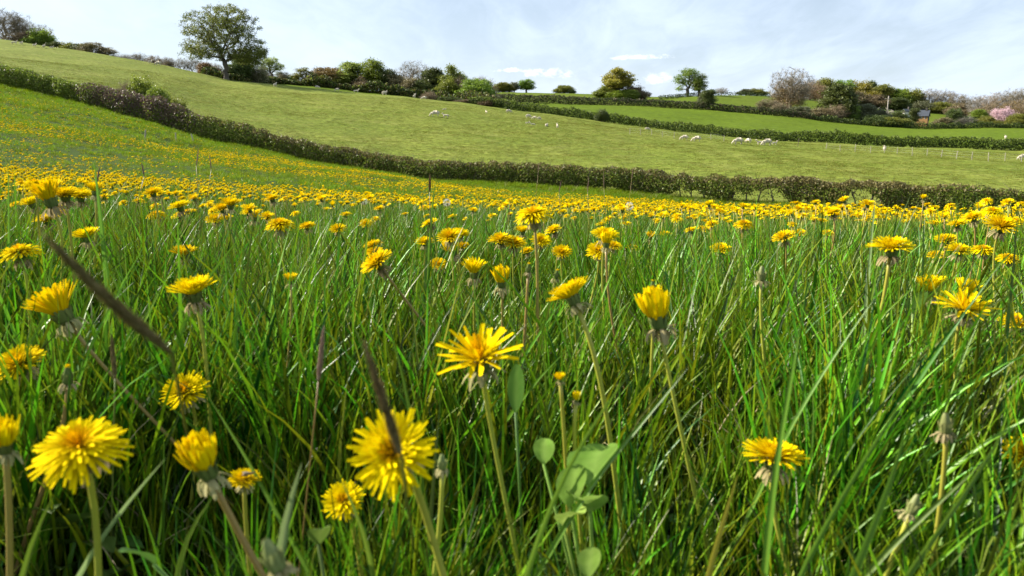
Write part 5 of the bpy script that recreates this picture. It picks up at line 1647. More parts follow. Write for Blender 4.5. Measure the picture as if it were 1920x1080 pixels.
def rays(g, n, L, w, e0, e1, rb, zb, rng, segs=3, m=0, curl=0.0, Lj=.12, ej=6, az0=0, flat=False, tint=(.2, .9)):
    """n ray florets: strips from the rim of the cup; elevation goes from e0 at the base to e1 at the tip (degrees)"""
    az = az0 + (np.arange(n) + rng.uniform(-.45, .45, n)) * 2 * np.pi / n
    t = np.linspace(0, 1, segs + 1)
    LL = L * (1 + rng.uniform(-Lj, Lj, n))
    E0 = np.radians(e0 + rng.normal(0, ej * .5, n)); E1 = np.radians(e1 + rng.normal(0, ej, n))
    e = E0[:, None] + (E1 - E0)[:, None] * np.minimum(t * 1.5, 1)[None]
    ds = LL[:, None] / segs
    em = (e[:, 1:] + e[:, :-1]) / 2
    r = rb + np.concatenate([np.zeros((n, 1)), np.cumsum(np.cos(em) * ds, 1)], 1)
    z = zb + np.concatenate([np.zeros((n, 1)), np.cumsum(np.sin(em) * ds, 1)], 1)
    wt = w * (np.array([.55, .85, 1.0, .62]) if segs == 3 else (np.interp(t, [0, .4, .85, 1], [.5, .85, 1, .6])))
    ca, sa = np.cos(az), np.sin(az)
    side = np.stack([-sa, ca, np.zeros(n)], -1)
    twist = rng.normal(0, .25, n)
    P = np.stack([r * ca[:, None], r * sa[:, None], z], -1)
    nr = np.stack([-np.sin(e) * ca[:, None], -np.sin(e) * sa[:, None], np.cos(e)], -1)
    tw = twist[:, None] * t[None]
    S = side[:, None, :] * np.cos(tw)[..., None] + nr * np.sin(tw)[..., None]
    W2 = wt[None, :, None] / 2
    bnd = rng.normal(0, .06 * L, n)[:, None, None] * (t ** 2)[None, :, None] * side[:, None, :]
    P = P + bnd
    if flat:
        V = np.stack([P - S * W2, P + S * W2], 2); c = 2
    else:
        V = np.stack([P - S * W2, P - nr * W2 * .35, P + S * W2], 2); c = 3
    k = (segs + 1) * c
    b = np.arange(n)[:, None, None] * k + np.arange(segs)[None, :, None] * c
    cc = np.arange(c - 1)[None, None, :]
    Q = np.stack([b + cc, b + cc + 1, b + cc + c + 1, b + cc + c], -1).reshape(-1, 4)
    tn = np.interp(t, [0, 1], tint)[None, :, None] * np.ones((n, segs + 1, c)) + rng.normal(0, .1, n)[:, None, None]
    g.add(V.reshape(-1, 3), Q, None, m, np.clip(tn, 0, 1).ravel())


def head(kind, seed, lo=False):
    """Meshes of one flower head of 45 mm: petals, centre, cup, bracts; z = axis, origin = top of stem."""
    rng = np.random.default_rng(seed)
    f = .45 if lo else 1.0
    sg = 2 if lo else 3
    pet, cen, cup, bra = Geo(), Geo(), Geo(), Geo()
    z = .009
    N = lambda v: max(6, int(v * f))
    wk = 1.0 if not lo else 1.9
    if kind in ('open', 'dome', 'saucer'):
        a = {'open': (28, 2), 'dome': (10, -26), 'saucer': (40, 24)}[kind]
        rays(pet, N(44), .0205, .0023 * wk, a[0], a[1], .004, z, rng, sg, flat=lo)
        rays(pet, N(42), .0185, .0022 * wk, a[0] + 14, a[1] + 13, .0035, z + .0008, rng, sg, flat=lo)
        rays(pet, N(38), .0155, .0021 * wk, a[0] + 26, a[1] + 27, .003, z + .0016, rng, sg, flat=lo)
        rays(pet, N(32), .0125, .0019 * wk, a[0] + 38, a[1] + 42, .0022, z + .0022, rng, sg, flat=lo)
        rays(cen, N(22), .0092, .0018 * wk, 66, a[1] + 62, .0014, z + .0028, rng, sg, ej=10, flat=lo)
        rays(cen, N(14), .0075, .0016 * wk, 80, 82, .0006, z + .0034, rng, sg, ej=14, flat=lo)
    elif kind == 'sparse':
        rays(pet, 22, .024, .0034, 30, 8, .0035, z, rng, 3, Lj=.3, ej=16)
        rays(pet, 20, .020, .0032, 40, 26, .003, z + .001, rng, 3, Lj=.3, ej=16)
        rays(pet, 14, .017, .0030, 55, 50, .0022, z + .002, rng, 3, Lj=.3, ej=16)
        rays(cen, 10, .013, .0026, 75, 72, .0012, z + .002, rng, 3, Lj=.3, ej=14)
    elif kind == 'half':
        rays(pet, N(30), .021, .0027 * wk, 62, 46, .0045, z, rng, sg, ej=9, flat=lo)
        rays(pet, N(28), .021, .0026 * wk, 70, 58, .004, z, rng, sg, ej=9, flat=lo)
        rays(pet, N(24), .019, .0025 * wk, 78, 70, .003, z, rng, sg, ej=9, flat=lo)
        rays(cen, N(16), .016, .0022 * wk, 85, 82, .002, z, rng, sg, ej=9, flat=lo)
    elif kind == 'cup':
        rays(pet, N(26), .0195, .0030 * wk, 50, 84, .0048, z - .001, rng, sg, ej=11, Lj=.2, flat=lo)
        rays(pet, N(24), .0215, .0029 * wk, 58, 88, .0038, z - .001, rng, sg, ej=10, Lj=.2, flat=lo)
        rays(pet, N(18), .021, .0027 * wk, 84, 88, .0026, z, rng, sg, ej=6, flat=lo)
        rays(cen, N(12), .020, .0022 * wk, 88, 89, .0012, z, rng, sg, ej=6, flat=lo)
    elif kind == 'bud':
        rays(pet, 16, .008, .0014, 84, 80, .0018, z + .008, rng, 2, ej=10)
        rays(cen, 8, .008, .0012, 88, 86, .0008, z + .008, rng, 2, ej=10)
    elif kind == 'greenbud':
        pass
    elif kind == 'clock':
        for _ in range(90):
            d = rng.normal(size=3); d /= np.linalg.norm(d)
            p = d * .018 + [0, 0, .014]
            for q in range(5):
                e = d + rng.normal(0, .7, 3); e /= np.linalg.norm(e)
                s = np.cross(e, rng.normal(size=3)); s /= np.linalg.norm(s)
                pet.add([p - s * .0004, p + s * .0004, p + e * .006 + s * .0004, p + e * .006 - s * .0004], [[0, 1, 2, 3]], None, 0, rng.random())
    # green cup of the flower
    if kind in ('bud', 'greenbud'):
        prof = [(.001, -.001), (.0046, .000), (.0060, .004), (.0056, .010), (.0044, .016), (.0030, .021), (.0016, .0235)]
    elif kind == 'clock':
        prof = [(.001, 0), (.004, .002), (.004, .008), (.001, .01)]
    elif kind == 'cup':
        prof = [(.001, -.001), (.0044, .0), (.0056, .0025), (.0056, .006), (.0052, .009)]
    else:
        prof = [(.001, -.001), (.0044, .0), (.0054, .0025), (.0054, .006), (.0056, .0095), (.0035, .0092)]
    cup.lathe(prof, 8 if lo else 14, 0, .4, wob=.05)
    if kind != 'clock' and not lo:
        rays(cup, 14, .012 if kind in ('bud', 'greenbud') else .0085, .0030, 84, 80 if kind in ('bud', 'greenbud', 'cup') else 74, .0056, .002, rng, 3, ej=4, flat=True, tint=(.3, .8))
    # loose outer bracts, bent down and pale
    nb = 7 if lo else 13
    rays(bra, nb, .0125, .0030, -5, -78, .0044, .0015, rng, 3 if not lo else 2, ej=22, Lj=.3, tint=(.3, .9))
    if not lo:
        rays(bra, 8, .009, .0026, -25, -100, .0044, .0, rng, 3, ej=22, Lj=.3, tint=(.2, .9))
    out = {}
    for nm, gg, mt in (('petals', pet, M_RAY), ('centre', cen, M_DISC), ('cup', cup, M_CUP), ('bracts', bra, M_BRACT)):
        if gg.n:
            mt = M_SEED if (kind == 'clock' and nm == 'petals') else (M_BUD if kind == 'greenbud' and nm == 'cup' else mt)
            out[nm] = gg.mesh(nm, [mt])
    return out


HEADS = {}
for kd, k in (('open', 4), ('dome', 3), ('saucer', 2), ('sparse', 1), ('half', 2), ('cup', 2), ('bud', 2), ('greenbud', 1), ('clock', 1)):
    HEADS[kd] = [head(kd, 900 + 10 * i + len(kd), False) for i in range(k)]
HEADLO = {kd: [head(kd, 700 + 10 * i + len(kd), True) for i in range(k)] for kd, k in (('open', 3), ('dome', 2), ('saucer', 2), ('half', 2))}


def stem_mesh(path, r0, r1, mat, sides=8):
    g = Geo()
    k = len(path)
    g.tube(path, np.linspace(r0, r1, k), sides, 0, np.repeat(np.linspace(.2, .9, k), sides).tolist() + [.2, .9])
    return g.mesh('stem', [mat])


def dandelion(hp, base, kind, size, tilt, label, group, red=False, lo=False, thick=1.0, seed=0, spin=None, name='dandelion'):
    """hp: world point of the head centre, base: soil point, size: head diameter in m, tilt: (right, away) of the head's axis"""
    rng = np.random.default_rng(int(abs(hp[0] * 7919 + hp[1] * 104729) * 10) % 2 ** 31)
    nrm = np.array([tilt[0], tilt[1], 1.0]); nrm /= np.linalg.norm(nrm)
    k = size / .045
    bank = (HEADLO if lo else HEADS)[kind]
    H = bank[int(rng.integers(len(bank)))]
    top = np.array(hp) - nrm * .010 * k             # top of the stem
    base = np.array(base)
    root = empty(name, base)
    tag(root, label, 'dandelion', group)
    a = np.zeros(3); d = top - base
    L = np.linalg.norm(d)
    c1 = d * .45 + rng.normal(0, .03 * L, 3) * [1, 1, 0]
    c2 = d - nrm * L * .22
    t = np.linspace(0, 1, 5 if lo else 12)[:, None]
    P = (1 - t) ** 3 * a + 3 * (1 - t) ** 2 * t * c1 + 3 * (1 - t) * t * t * c2 + t ** 3 * d
    P[0, 2] -= .01
    link('stem', stem_mesh(P, .0019 * thick, .0016 * thick, M_STEMR if red else M_STEMG, 5 if lo else 8), root)
    z = Vector(nrm); x = z.cross(Vector((0, 1, 0.3))).normalized()
    y = z.cross(x)
    sp = rng.random() * 6.28 if spin is None else spin
    M = Matrix((x, y, z)).transposed().to_4x4() @ Matrix.Rotation(sp, 4, 'Z') @ Matrix.Scale(k, 4)
    M.translation = Vector(d)
    for nm, me in H.items():
        o = link(nm, me, root)
        o.matrix_local = M
        if nm in ('petals', 'bracts', 'centre'): o['kind'] = 'stuff'
    return root


GD = 'dandelions in the meadow'
HAND_XY = []


def dl(px, py, w, kind, label, tilt=(-.25, -.1), stem=None, diam=.045, red=False, thick=1.0, Y=None):
    Y = Y or diam * FPX / w
    hp = pix(px, py, Y)
    size = w / FPX * Y * (1.0 if kind not in ('cup', 'half', 'bud', 'greenbud') else {'cup': 1.75, 'half': 1.35, 'bud': 4.0, 'greenbud': 4.0}[kind])
    if kind in ('open', 'dome', 'saucer', 'sparse'): size *= .97
    if stem:
        q = pix(stem[0], stem[1], Y)
        v = q - hp
    else:
        v = np.array([RNG.normal(0, .08), RNG.normal(0, .1), -1.0])
    for s in np.linspace(.05, 30, 600):
        p = hp + v * s * (.02 / max(np.linalg.norm(v), .02) if True else 1)
        if p[2] <= gz(p[0], p[1]): break
    HAND_XY.append((p[0], p[1], hp[0], hp[1], hp[2]))
    p[2] = gz(p[0], p[1])
    return dandelion(hp, p, kind, size, tilt, label, GD, red, False, thick)


for d in D_:
    if d[3] == 'clock':
        dl(d[0], d[1], d[2], d[3], d[4], d[5], d[6], d[7], d[8], d[9], d[10])
        continue
    dl(d[0], d[1], d[2], d[3], d[4], d[5], d[6], d[7], d[8], d[9], d[10])

# the crowded band: the ones that show largest are objects, the rest is one mass of flowers
x, y = wedge(8200, 1.15, 16, -37, 37)
u = x / y
den = np.interp(np.hypot(x, y), [1.15, 1.7, 2.4, 4, 8, 16], [.05, .22, .62, 1, 1, 1])
den = den * np.clip(.25 + 1.5 * (vnoise(x, y, .8, 71) * .6 + vnoise(x, y, 2.6, 72) * .4), 0, 1.2)
keep = RNG.random(len(x)) < den * .42 * (1 + 1.1 * np.clip(u * 2.2, 0, 1) * (np.hypot(x, y) < 7))
x, y = x[keep], y[keep]
o_ = np.argsort(np.hypot(x, y))
x, y = x[o_], y[o_]
gzv = height(x, y)
LANDMARKS = [(120, 368, 'the crowded left clump'), (415, 395, 'the bunch at a third of the width'), (525, 420, 'the flat overlapping pair'),
             (707, 493, 'the steeply leaning dandelion'), (1000, 402, 'the tall central dandelion'), (1135, 455, 'the tangled cluster'),
             (1395, 420, 'the round clear dandelion'), (1670, 465, 'the flat-topped dandelion'), (1843, 470, 'the line of three'),
             (806, 345, 'the dark upright seed stalk'), (1641, 385, 'the tall blades at the hedge'), (380, 310, 'the tallest seed stalk'),
             (162, 444, 'the ragged-rimmed dandelion'), (345, 477, 'the side-on dandelion in dark grass'), (843, 444, 'the broad dandelion left of centre'),
             (1525, 438, 'the loose pair in open grass'), (1877, 424, 'the spidery dandelion'), (683, 379, 'the leftmost white seed head'),
             (1180, 388, 'the rightmost white seed head'), (266, 330, 'the thin stalk right of the left clump'), (1250, 450, 'the two small ones right of the tangle'),
             (20, 400, 'the upright blade at the left edge')]
NOBJ = 300 - len(D_) - 2
band_lab = {}
cntb = 0
restx, resty = [], []
for i in range(len(x)):
    hh = RNG.uniform(.26, .345)
    hp = np.array([x[i] + RNG.normal(0, .02), y[i] + RNG.normal(0, .02), gzv[i] + hh])
    q = proj(hp)
    vis = -20 < q[0] < 1940
    if cntb < NOBJ and vis:
        # keep clear of the flowers placed one by one
        if min(abs(q[0] - d[0]) + 2 * abs(q[1] - d[1]) for d in D_) < 22 and y[i] < 4: continue
        Y = y[i]
        zone = ('at the far left', 'left of the centre', 'near the centre', 'right of the centre', 'at the far right')[int(np.clip(q[0] / 384, 0, 4))]
        dist = 'nearer' if Y < 2.4 else ('middling' if Y < 3.6 else 'distant')
        kd = RNG.choice(['open', 'dome', 'saucer', 'half'], p=[.5, .28, .14, .08])
        word = {'open': 'open', 'dome': 'flat-topped', 'saucer': 'dished', 'half': 'half-shut'}[kd]
        red = RNG.random() < .2
        lm = min(LANDMARKS, key=lambda m: math.hypot(q[0] - m[0], 2 * (q[1] - m[1])))
        ddx, ddy = q[0] - lm[0], 2 * (q[1] - lm[1])
        far_ = math.hypot(ddx, ddy)
        side_ = ('right', 'below right', 'below', 'below left', 'left', 'above left', 'above', 'above right')[int(round(math.atan2(ddy, ddx) / (PI / 4))) % 8]
        if side_ in ('right', 'left'): side_ += ' of'
        lab = '%s %s%s dandelion %s %s %s' % (dist, word, ' red-stemmed' if red else '', 'just' if far_ < 30 else ('a bit' if far_ < 70 else 'well'), side_, lm[2])
        size = RNG.uniform(.034, .046) if kd != 'half' else .036
        tl = (RNG.normal(-.12, .15), RNG.normal(-.12, .15))
        dandelion(hp, (x[i], y[i], gzv[i]), str(kd), size, tl, lab, GD, red, Y > 1.9)
        cntb += 1
    else:
        restx.append(x[i]); resty.append(y[i])
print('band objects', cntb, 'rest', len(restx))

# mass of flowers beyond
lowk = []
for i, kd in enumerate(('open', 'dome', 'saucer', 'open', 'half')):
    rng = np.random.default_rng(40 + i); g = Geo()
    a = {'open': (25, 5), 'dome': (10, -20), 'saucer': (40, 26), 'half': (65, 55)}[kd]
    rays(g, 11, .021, .010, a[0], a[1], .003, .014, rng, 2, 0, flat=True)
    rays(g, 8, .016, .009, a[0] + 24, a[1] + 24, .002, .016, rng, 2, 0, flat=True)
    rays(g, 5, .012, .007, a[0] + 45, a[1] + 50, .001, .018, rng, 1, 0, flat=True)
    g.lathe([(.002, 0), (.006, .004), (.006, .013)], 5, 1, .3)
    g.add([[-.0022, 0, .003], [.0022, 0, .003], [.0022, 0, -.2], [-.0022, 0, -.2]], [[0, 1, 2, 3]], None, 2, .5)
    lowk.append(g.mesh('flower', [M_RAY, M_CUP, M_STEMG]))
fx, fy = wedge(105000, 6.5, 66, -44, 44)
g_ = hedge_gap(fx, fy)
px_ = 960 + FPX * fx / fy
rr_ = np.hypot(fx, fy)
den = np.clip(-.05 + 1.55 * (vnoise(fx, fy, 6.5, 81) * .45 + vnoise(fx, fy, 2.1, 82) * .35 + vnoise(fx, fy, .8, 83) * .2), 0, 1)
den = np.clip((den - .42) * 2.4, 0.02, 1)
edge = np.interp(px_, [0, 300, 500, 900, 1150, 1400, 1900], [4, 6, 9, 9, 10, 12, 8])
den *= np.clip((g_ - edge) / 3.0, 0, 1)
den *= np.interp(rr_, [6, 14, 25, 38, 62], [1, .95, .75, .52, .3])
den *= 1 - .93 * np.exp(-(((px_ - 305) / 95) ** 2 + ((rr_ - 31) / 3.4) ** 2))       # the pale green tussocky patch
den *= 1 - .8 * np.exp(-(((px_ - 125) / 60) ** 2 + ((rr_ - 43) / 3.5) ** 2))
den *= 1 - .6 * np.clip((420 - px_) / 200, 0, 1) * np.clip((rr_ - 34) / 8, 0, 1)
keep = RNG.random(len(fx)) < den
fx, fy = np.concatenate([fx[keep], restx]), np.concatenate([fy[keep], resty])
fz = height(fx, fy) + np.where(np.hypot(fx, fy) < 12, RNG.uniform(.22, .33, len(fx)), RNG.uniform(.10, .22, len(fx)))
print('far flowers', len(fx))
s = RNG.uniform(.8, 1.1, len(fx)) * (1 + np.clip((np.hypot(fx, fy) - 10) / 50, 0, .5))
scatter('dandelion_mass', np.stack([fx, fy, fz], -1), eulers(RNG.random(len(fx)) * 6.28, np.abs(RNG.normal(0, .25, len(fx))), RNG.normal(PI, .9, len(fx))),
        np.stack([s, s, s], -1), RNG.integers(0, 5, len(fx)), lowk, 'sheet of countless small dandelions covering the meadow slope')

# ------------------------------------------------------------------ foxtail spikes and stalks
M_SPIKE = leafmat('foxtail_spike', (.07, .045, .02), (.30, .22, .11), trans=.15, rough=.8, spec=.04, jitter=.2)
M_SPIKEP = leafmat('foxtail_spike_pink', (.20, .11, .09), (.40, .28, .22), trans=.2, rough=.7, spec=.2, jitter=.2)
M_CULM = leafmat('grass_culm', (.10, .14, .02), (.22, .22, .05), trans=.2, rough=.4, spec=.4, jitter=.2)


def spike(a, b, Y, r, label, stem=None, mat=None, Y2=None, bend=0.0, Y3=None):
    """a, b: photo points of the tip and foot of the spike; stem: photo point towards which the culm runs on"""
    A_ = pix(a[0], a[1], Y); B_ = pix(b[0], b[1], Y2 or Y)
    v = (pix(stem[0], stem[1], Y3 or Y2 or Y) - B_) if stem else (B_ - A_)
    v = v / np.linalg.norm(v)
    p = B_.copy()
    for _ in range(400):
        if p[2] <= gz(p[0], p[1]): break
        p = p + v * .01 + np.array([0, 0, -.0015])
    base = np.array([p[0], p[1], gz(p[0], p[1])])
    root = empty('foxtail_grass', base); tag(root, label, 'grass stalk')
    g = Geo(); rng = np.random.default_rng(int(a[0]))
    n = 14; t = np.linspace(0, 1, n)[:, None]
    ax = (B_ * (1 - t) + A_ * t) - base
    side = np.cross(A_ - B_, [0, 1, 0]); side /= np.linalg.norm(side) + 1e-9
    ax = ax + side * bend * np.sin(np.pi * t)
    R = r * np.interp(t[:, 0], [0, .06, .25, .6, .92, 1], [.35, .8, 1, .85, .45, .12])
    g.tube(ax, R * .7, 9, 0, rng.random(n * 9 + 2))
    L = np.linalg.norm(A_ - B_); d = (A_ - B_) / L
    C = int(700)
    tt = rng.random(C); i = np.minimum((tt * (n - 1)).astype(int), n - 2); f = (tt * (n - 1) - i)[:, None]
    pc = ax[i] * (1 - f) + ax[i + 1] * f; rc = np.interp(tt, t[:, 0], R)
    rd = rng.normal(size=(C, 3)); rd -= (rd @ d)[:, None] * d; rd /= np.linalg.norm(rd, axis=1)[:, None]
    s_ = np.cross(rd, d)
    ln = rng.uniform(.7, 2.2, C)[:, None] * r * 1.5
    tip = pc + rd * rc[:, None] * 1.15 + d * ln
    w = r * .16
    V = np.stack([pc + rd * rc[:, None] * .5 - s_ * w, pc + rd * rc[:, None] * .5 + s_ * w, tip + s_ * w * .15, tip - s_ * w * .15], 1).reshape(-1, 3)
    g.add(V, np.arange(C * 4).reshape(-1, 4), None, 0, np.repeat(rng.random(C), 4))
    o = link('spike', g.mesh('spike', [mat or M_SPIKE]), root)
    tk = np.linspace(0, 1, 8)[:, None]
    P = (B_ - base) * tk + np.array([0, 0, 0]) * (1 - tk)
    P = P + side * bend * .0
    P[0, 2] -= .01
    g = Geo(); g.tube(P, np.linspace(max(r * .25, .0009), max(r * .2, .0007), 8), 6, 0, .5)
    link('culm', g.mesh('culm', [M_CULM if mat is None else M_STEMR]), root)
    return root


spike((108, 463), (322, 662), .235, .0025, 'thick dark foxtail spike slanting across the left, out of focus', (338, 705), None, .27, .0015, .42)
spike((690, 664), (752, 856), .26, .0021, 'dark foxtail spike in front of the largest dandelion, out of focus', (764, 900), None, .27, 0, .36)
spike((606, 624), (597, 716), .55, .0022, 'slim pinkish foxtail spike left of centre', (574, 900), M_SPIKEP)
spike((210, 640), (216, 710), .62, .0022, 'short dark foxtail spike near the yellow-tipped bud', (214, 760), None)
for k_, (px, py, py2, Y, lab) in enumerate([(186, 318, 350, 1.5, 'thin seed stalk sticking up right of the left clump'), (372, 280, 312, 2.2, 'tallest thin seed stalk at a fifth of the width'),
        (393, 292, 318, 2.3, 'thin seed stalk beside the tallest one'), (266, 308, 330, 1.9, 'thin seed stalk between the left clump and the tallest stalk'),
        (806, 332, 360, 1.3, 'dark upright seed stalk rising above the yellow band'), (1132, 322, 352, 3.0, 'pale seed stalk against the hedge, leaning right'),
        (1187, 316, 338, 3.2, 'pale curved seed stalk against the hedge'), (1104, 333, 360, 2.6, 'pale seed stalk left of the leaning pair'),
        (1010, 306, 330, 3.4, 'thin straw stalk just above the tall central dandelion'), (1052, 340, 362, 2.8, 'short straw stalk right of the tall central dandelion')]):
    spike((px, py), (px + RNG.uniform(-8, 6), py2), Y, .0018 if k_ != 4 else .0022, lab, (px + RNG.uniform(-14, 8), py2 + 60), None if k_ == 4 else M_SPIKEP)

# ------------------------------------------------------------------ single large grass blades and leaves near the lens
M_BLADE = leafmat('large_blade', (.07, .17, .015), (.17, .27, .03), trans=.35, rough=.35, spec=.5, jitter=.3)
M_BLADEP = leafmat('large_blade_pale', (.15, .22, .07), (.27, .34, .14), trans=.35, rough=.4, spec=.4, jitter=.2)
M_BLADEY = leafmat('large_blade_yellow', (.30, .30, .03), (.52, .40, .05), trans=.3, rough=.4, spec=.4, jitter=.2)
M_DOCK = leafmat('dock_leaf', (.15, .27, .035), (.28, .41, .09), trans=.35, rough=.6, spec=.12, jitter=.15, noise=60)


def blade(pts, Y, w, label, mat=None, Yt=None, name='grass_blade'):
    """pts: photo points from foot to tip"""
    n = len(pts); ys = np.linspace(Y, Yt or Y, n)
    P = np.array([pix(a, b, yy) for (a, b), yy in zip(pts, ys)])
    v = P[0] - P[1]; v /= np.linalg.norm(v); v[2] -= .4
    p = P[0].copy()
    for _ in range(500):
        if p[2] <= gz(p[0], p[1]): break
        p = p + v * .006
    base = np.array([p[0], p[1], gz(p[0], p[1])])
    C = np.vstack([base, P]) - base
    dd = np.concatenate([[0], np.cumsum(np.linalg.norm(np.diff(C, axis=0), axis=1))])
    t = np.linspace(0, 1, 16)
    # smooth the path
    Q = np.stack([np.interp(t * dd[-1], dd, C[:, k]) for k in range(3)], -1)
    for _ in range(3): Q[1:-1] = (Q[:-2] + 2 * Q[1:-1] + Q[2:]) / 4
    D = np.gradient(Q, axis=0); D /= np.linalg.norm(D, axis=1)[:, None]
    view = Q + base - np.array([0, 0, EYE]); view /= np.linalg.norm(view, axis=1)[:, None]
    tilt = np.random.default_rng(int(pts[0][0])).uniform(-.7, .7)
    S = np.cross(D, view); S /= np.linalg.norm(S, axis=1)[:, None]
    Nn = np.cross(S, D)
    S = S * math.cos(tilt) + Nn * math.sin(tilt); Nn = np.cross(S, D)
    wt = w * np.interp(t, [0, .2, .6, .9, 1], [.6, .9, 1, .5, .04])[:, None] / 2
    V = np.stack([Q - S * wt, Q - S * wt * .5 + Nn * wt * .25, Q + Nn * wt * .45, Q + S * wt * .5 + Nn * wt * .25, Q + S * wt], 1).reshape(-1, 3)
    i = np.arange(15)[:, None] * 5; j = np.arange(4)[None]
    F = np.stack([i + j, i + j + 1, i + j + 6, i + j + 5], -1).reshape(-1, 4)
    tint = np.tile([.5, .2, .9, .2, .5], 16)
    o = link(name, mkmesh(name, V, F, [mat or M_BLADE], None, tint), None, base)
    tag(o, label, 'grass blade')
    return o


BL = [
 ([(150, 1065), (230, 950), (310, 860)], .40, .0042, 'long pale blade slanting up right beside the drooping dandelion', M_BLADEP),
 ([(530, 990), (540, 935), (566, 868)], .36, .0075, 'short wide pale blade left of the largest dandelion', M_BLADEP),
 ([(1340, 1030), (1362, 960), (1384, 888)], .42, .0045, 'thick yellow culm low at right of centre', M_BLADEY),
 ([(1440, 1000), (1452, 880), (1482, 720), (1502, 600)], .44, .0050, 'tall upright blade crossing the wide lower right dandelion', M_BLADE),
 ([(1600, 1075), (1650, 960), (1692, 850), (1706, 780)], .40, .0050, 'blue-green blade rising diagonally at lower right', M_BLADE),
 ([(1650, 1040), (1740, 960), (1840, 870)], .44, .0046, 'long blade slanting right under the closed green bud', M_BLADE),
 ([(1010, 1000), (1060, 880), (1130, 760), (1180, 700)], .40, .0040, 'long diagonal blade rising right of the star-like dandelion', M_BLADE),
 ([(1090, 930), (1180, 820), (1290, 690)], .50, .0040, 'long blade crossing behind the pale broad leaves', M_BLADE),
 ([(1625, 560), (1632, 470), (1641, 372)], 1.0, .0060, 'upright blade reaching up to the hedge at right', M_BLADEP),
 ([(1640, 520), (1656, 440), (1668, 374)], 1.0, .0050, 'slanted blade right of the upright one at the hedge', M_BLADE),
 ([(1680, 430), (1694, 398), (1708, 364)], 1.1, .0045, 'thin blade against the hedge right of the slanted one', M_BLADEP),
 ([(1696, 430), (1710, 405), (1722, 380)], 1.2, .0045, 'shortest thin blade against the hedge at right', M_BLADEP),
 ([(1756, 470), (1765, 420), (1770, 385)], 1.2, .0040, 'blade leaning before the line of three dandelions', M_BLADE),
 ([(190, 420), (186, 380), (176, 300)], 1.0, .0070, 'dark curved blade rising above the left clump', M_BLADE),
 ([(16, 400), (17, 360), (15, 310)], 1.1, .0040, 'thin upright blade at the left edge', M_BLADE),
 ([(808, 420), (812, 380), (815, 340)], 1.3, .0060, 'broad upright blade beside the dark seed stalk', M_BLADE),
 ([(430, 800), (400, 760), (388, 740)], .5, .0035, 'bent blade behind the round upright-stemmed dandelion', M_BLADE),
 ([(1500, 1075), (1560, 960), (1660, 800), (1730, 690)], .42, .0040, 'long arching blade from the bottom edge to the right', M_BLADE),
 ([(1700, 1075), (1790, 960), (1900, 780)], .42, .0042, 'long arching blade near the right edge', M_BLADE),
 ([(1480, 800), (1580, 640), (1640, 560)], .60, .0040, 'slanted blade below the flat-topped dandelion', M_BLADE),
 ([(40, 1075), (60, 1000), (100, 930)], .36, .0050, 'short blade in the lower left corner', M_BLADE),
 ([(330, 1075), (350, 980), (400, 930)], .40, .0050, 'blade between the drooping and the half-shut dandelion', M_BLADE),
 ([(700, 1075), (690, 1000), (640, 900)], .40, .0045, 'blade bending left under the largest dandelion', M_BLADE),
 ([(760, 720), (742, 640), (716, 580)], .6, .0040, 'blade bending left below the steeply leaning dandelion', M_BLADE),
]
for b in BL:
    blade(b[0], b[1], b[2], b[3], b[4])


def broadleaf(px, py, Y, L, Wd, face, label_, seed, mat=None, root=None, up=None):
    """a broad leaf whose middle shows at (px, py), standing on a stalk from the soil"""
    c = pix(px, py, Y)
    rng = np.random.default_rng(seed)
    base = root
    V, Q, t = leafblade(L, Wd, up if up is not None else 80, 35, 0, 0, 9, seed, wpow=.8)
    V = V - V.mean(0)
    R = Matrix.Rotation(face, 3, 'Z')
    V = V @ np.array(R).T + c
    g = Geo(); g.add(V, Q, None, 0, t)
    b = V[:5].mean(0)
    return g, b


def dock(label, leaves, seed, mat=None):
    c0 = pix(leaves[0][0], leaves[0][1], leaves[0][2])
    base = np.array([c0[0] + .01, c0[1] + .02, gz(c0[0], c0[1] + .02)])
    root = empty('broad_leaved_plant', base); tag(root, label, 'plant')
    for q, (px, py, Y, L, Wd, face, up) in enumerate(leaves):
        g, b = broadleaf(px, py, Y, L, Wd, face, '', seed + q, up=up)
        g2 = Geo(); g2.add(np.vstack(g.V) - base, np.vstack(g.Q), None, 0, np.concatenate(g.t))
        P = np.array([[0, 0, 0], (b - base) * .5 + [0, 0, .01], b - base])
        g2.tube(P, [.0018, .0015, .0012], 6, 0, .6)
        link('leaf', g2.mesh('leaf', [mat or M_DOCK]), root)


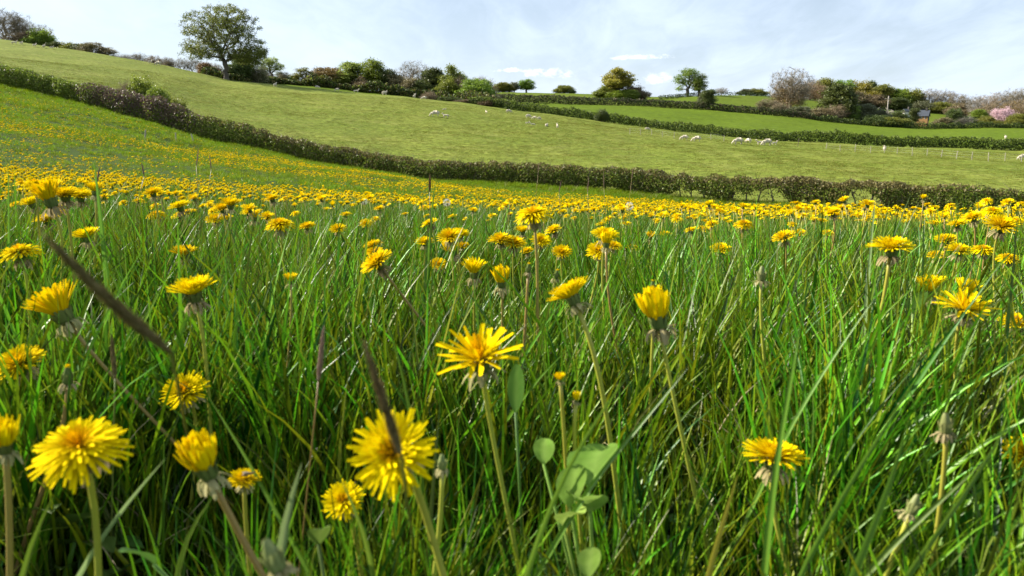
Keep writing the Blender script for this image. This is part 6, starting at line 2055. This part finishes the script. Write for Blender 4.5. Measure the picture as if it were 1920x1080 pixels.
dock('pale broad-leaved plant catching the sun in the middle foreground', [(1116, 862, .52, .054, .038, -1.3, 72), (1020, 842, .54, .030, .016, -1.6, 80),
     (1098, 938, .50, .042, .030, -1.9, 55), (1072, 965, .50, .030, .022, -1.0, 55), (1074, 905, .51, .046, .022, -1.4, 82)], 5)
dock('single oval leaf standing low at the bottom edge', [(1106, 1050, .44, .030, .015, -1.5, 85)], 15)
dock('broad dark leaves behind the broad-petalled dandelion at right', [(1722, 565, .85, .035, .022, -1.5, 75), (1840, 595, .85, .045, .022, -1.3, 80), (1770, 640, .8, .05, .02, -1.7, 80)], 25, M_WEED)
dock('upright dark leaf right of the star-like dandelion', [(968, 725, .6, .05, .014, -1.5, 88)], 35, M_WEED)
dock('dark leaf pair at the lower left', [(600, 1000, .42, .035, .014, -1.2, 60), (260, 1040, .42, .03, .014, -2.0, 60)], 45, M_WEED)

# ------------------------------------------------------------------ hoverfly on the small low dandelion
M_BEE = plainmat('insect_body', (.10, .06, .02), (.28, .17, .05), .6, 900)
M_WING = leafmat('insect_wing', (.35, .32, .26), (.5, .46, .4), trans=.5, rough=.2, spec=.6, jitter=0)
hp = pix(464, 889, .494)
bee = empty('insect', hp, .6); tag(bee, 'small brown striped insect sitting on the low dandelion', 'insect')
bee.scale = (.62, .62, .62)
Mx = np.array(Matrix.Rotation(math.radians(90), 4, 'Y'))
g = Geo(); g.lathe([(.0002, -.006), (.0016, -.004), (.002, -.001), (.0012, .0015), (.0016, .003), (.0014, .005), (.0008, .0055), (.0014, .0065), (.0010, .008), (.0001, .0085)], 10, 0, M=Mx)
for s in (-1, 1):
    for q in (-.001, .001, .003):
        g.tube([[q, 0, 0], [q + .001, s * .003, .001], [q + .001, s * .0045, -.003]], [.0002, .00018, .0001], 4)
link('body', g.mesh('body', [M_BEE]), bee)
for s in (-1, 1):
    V, Q, t = leafblade(.008, .003, 12, 10, PI + s * .35, 0, 5, 3, (.002, s * .001, .0016))
    g = Geo(); g.add(V, Q, None, 0, t)
    link('wing', g.mesh('wing', [M_WING]), bee)
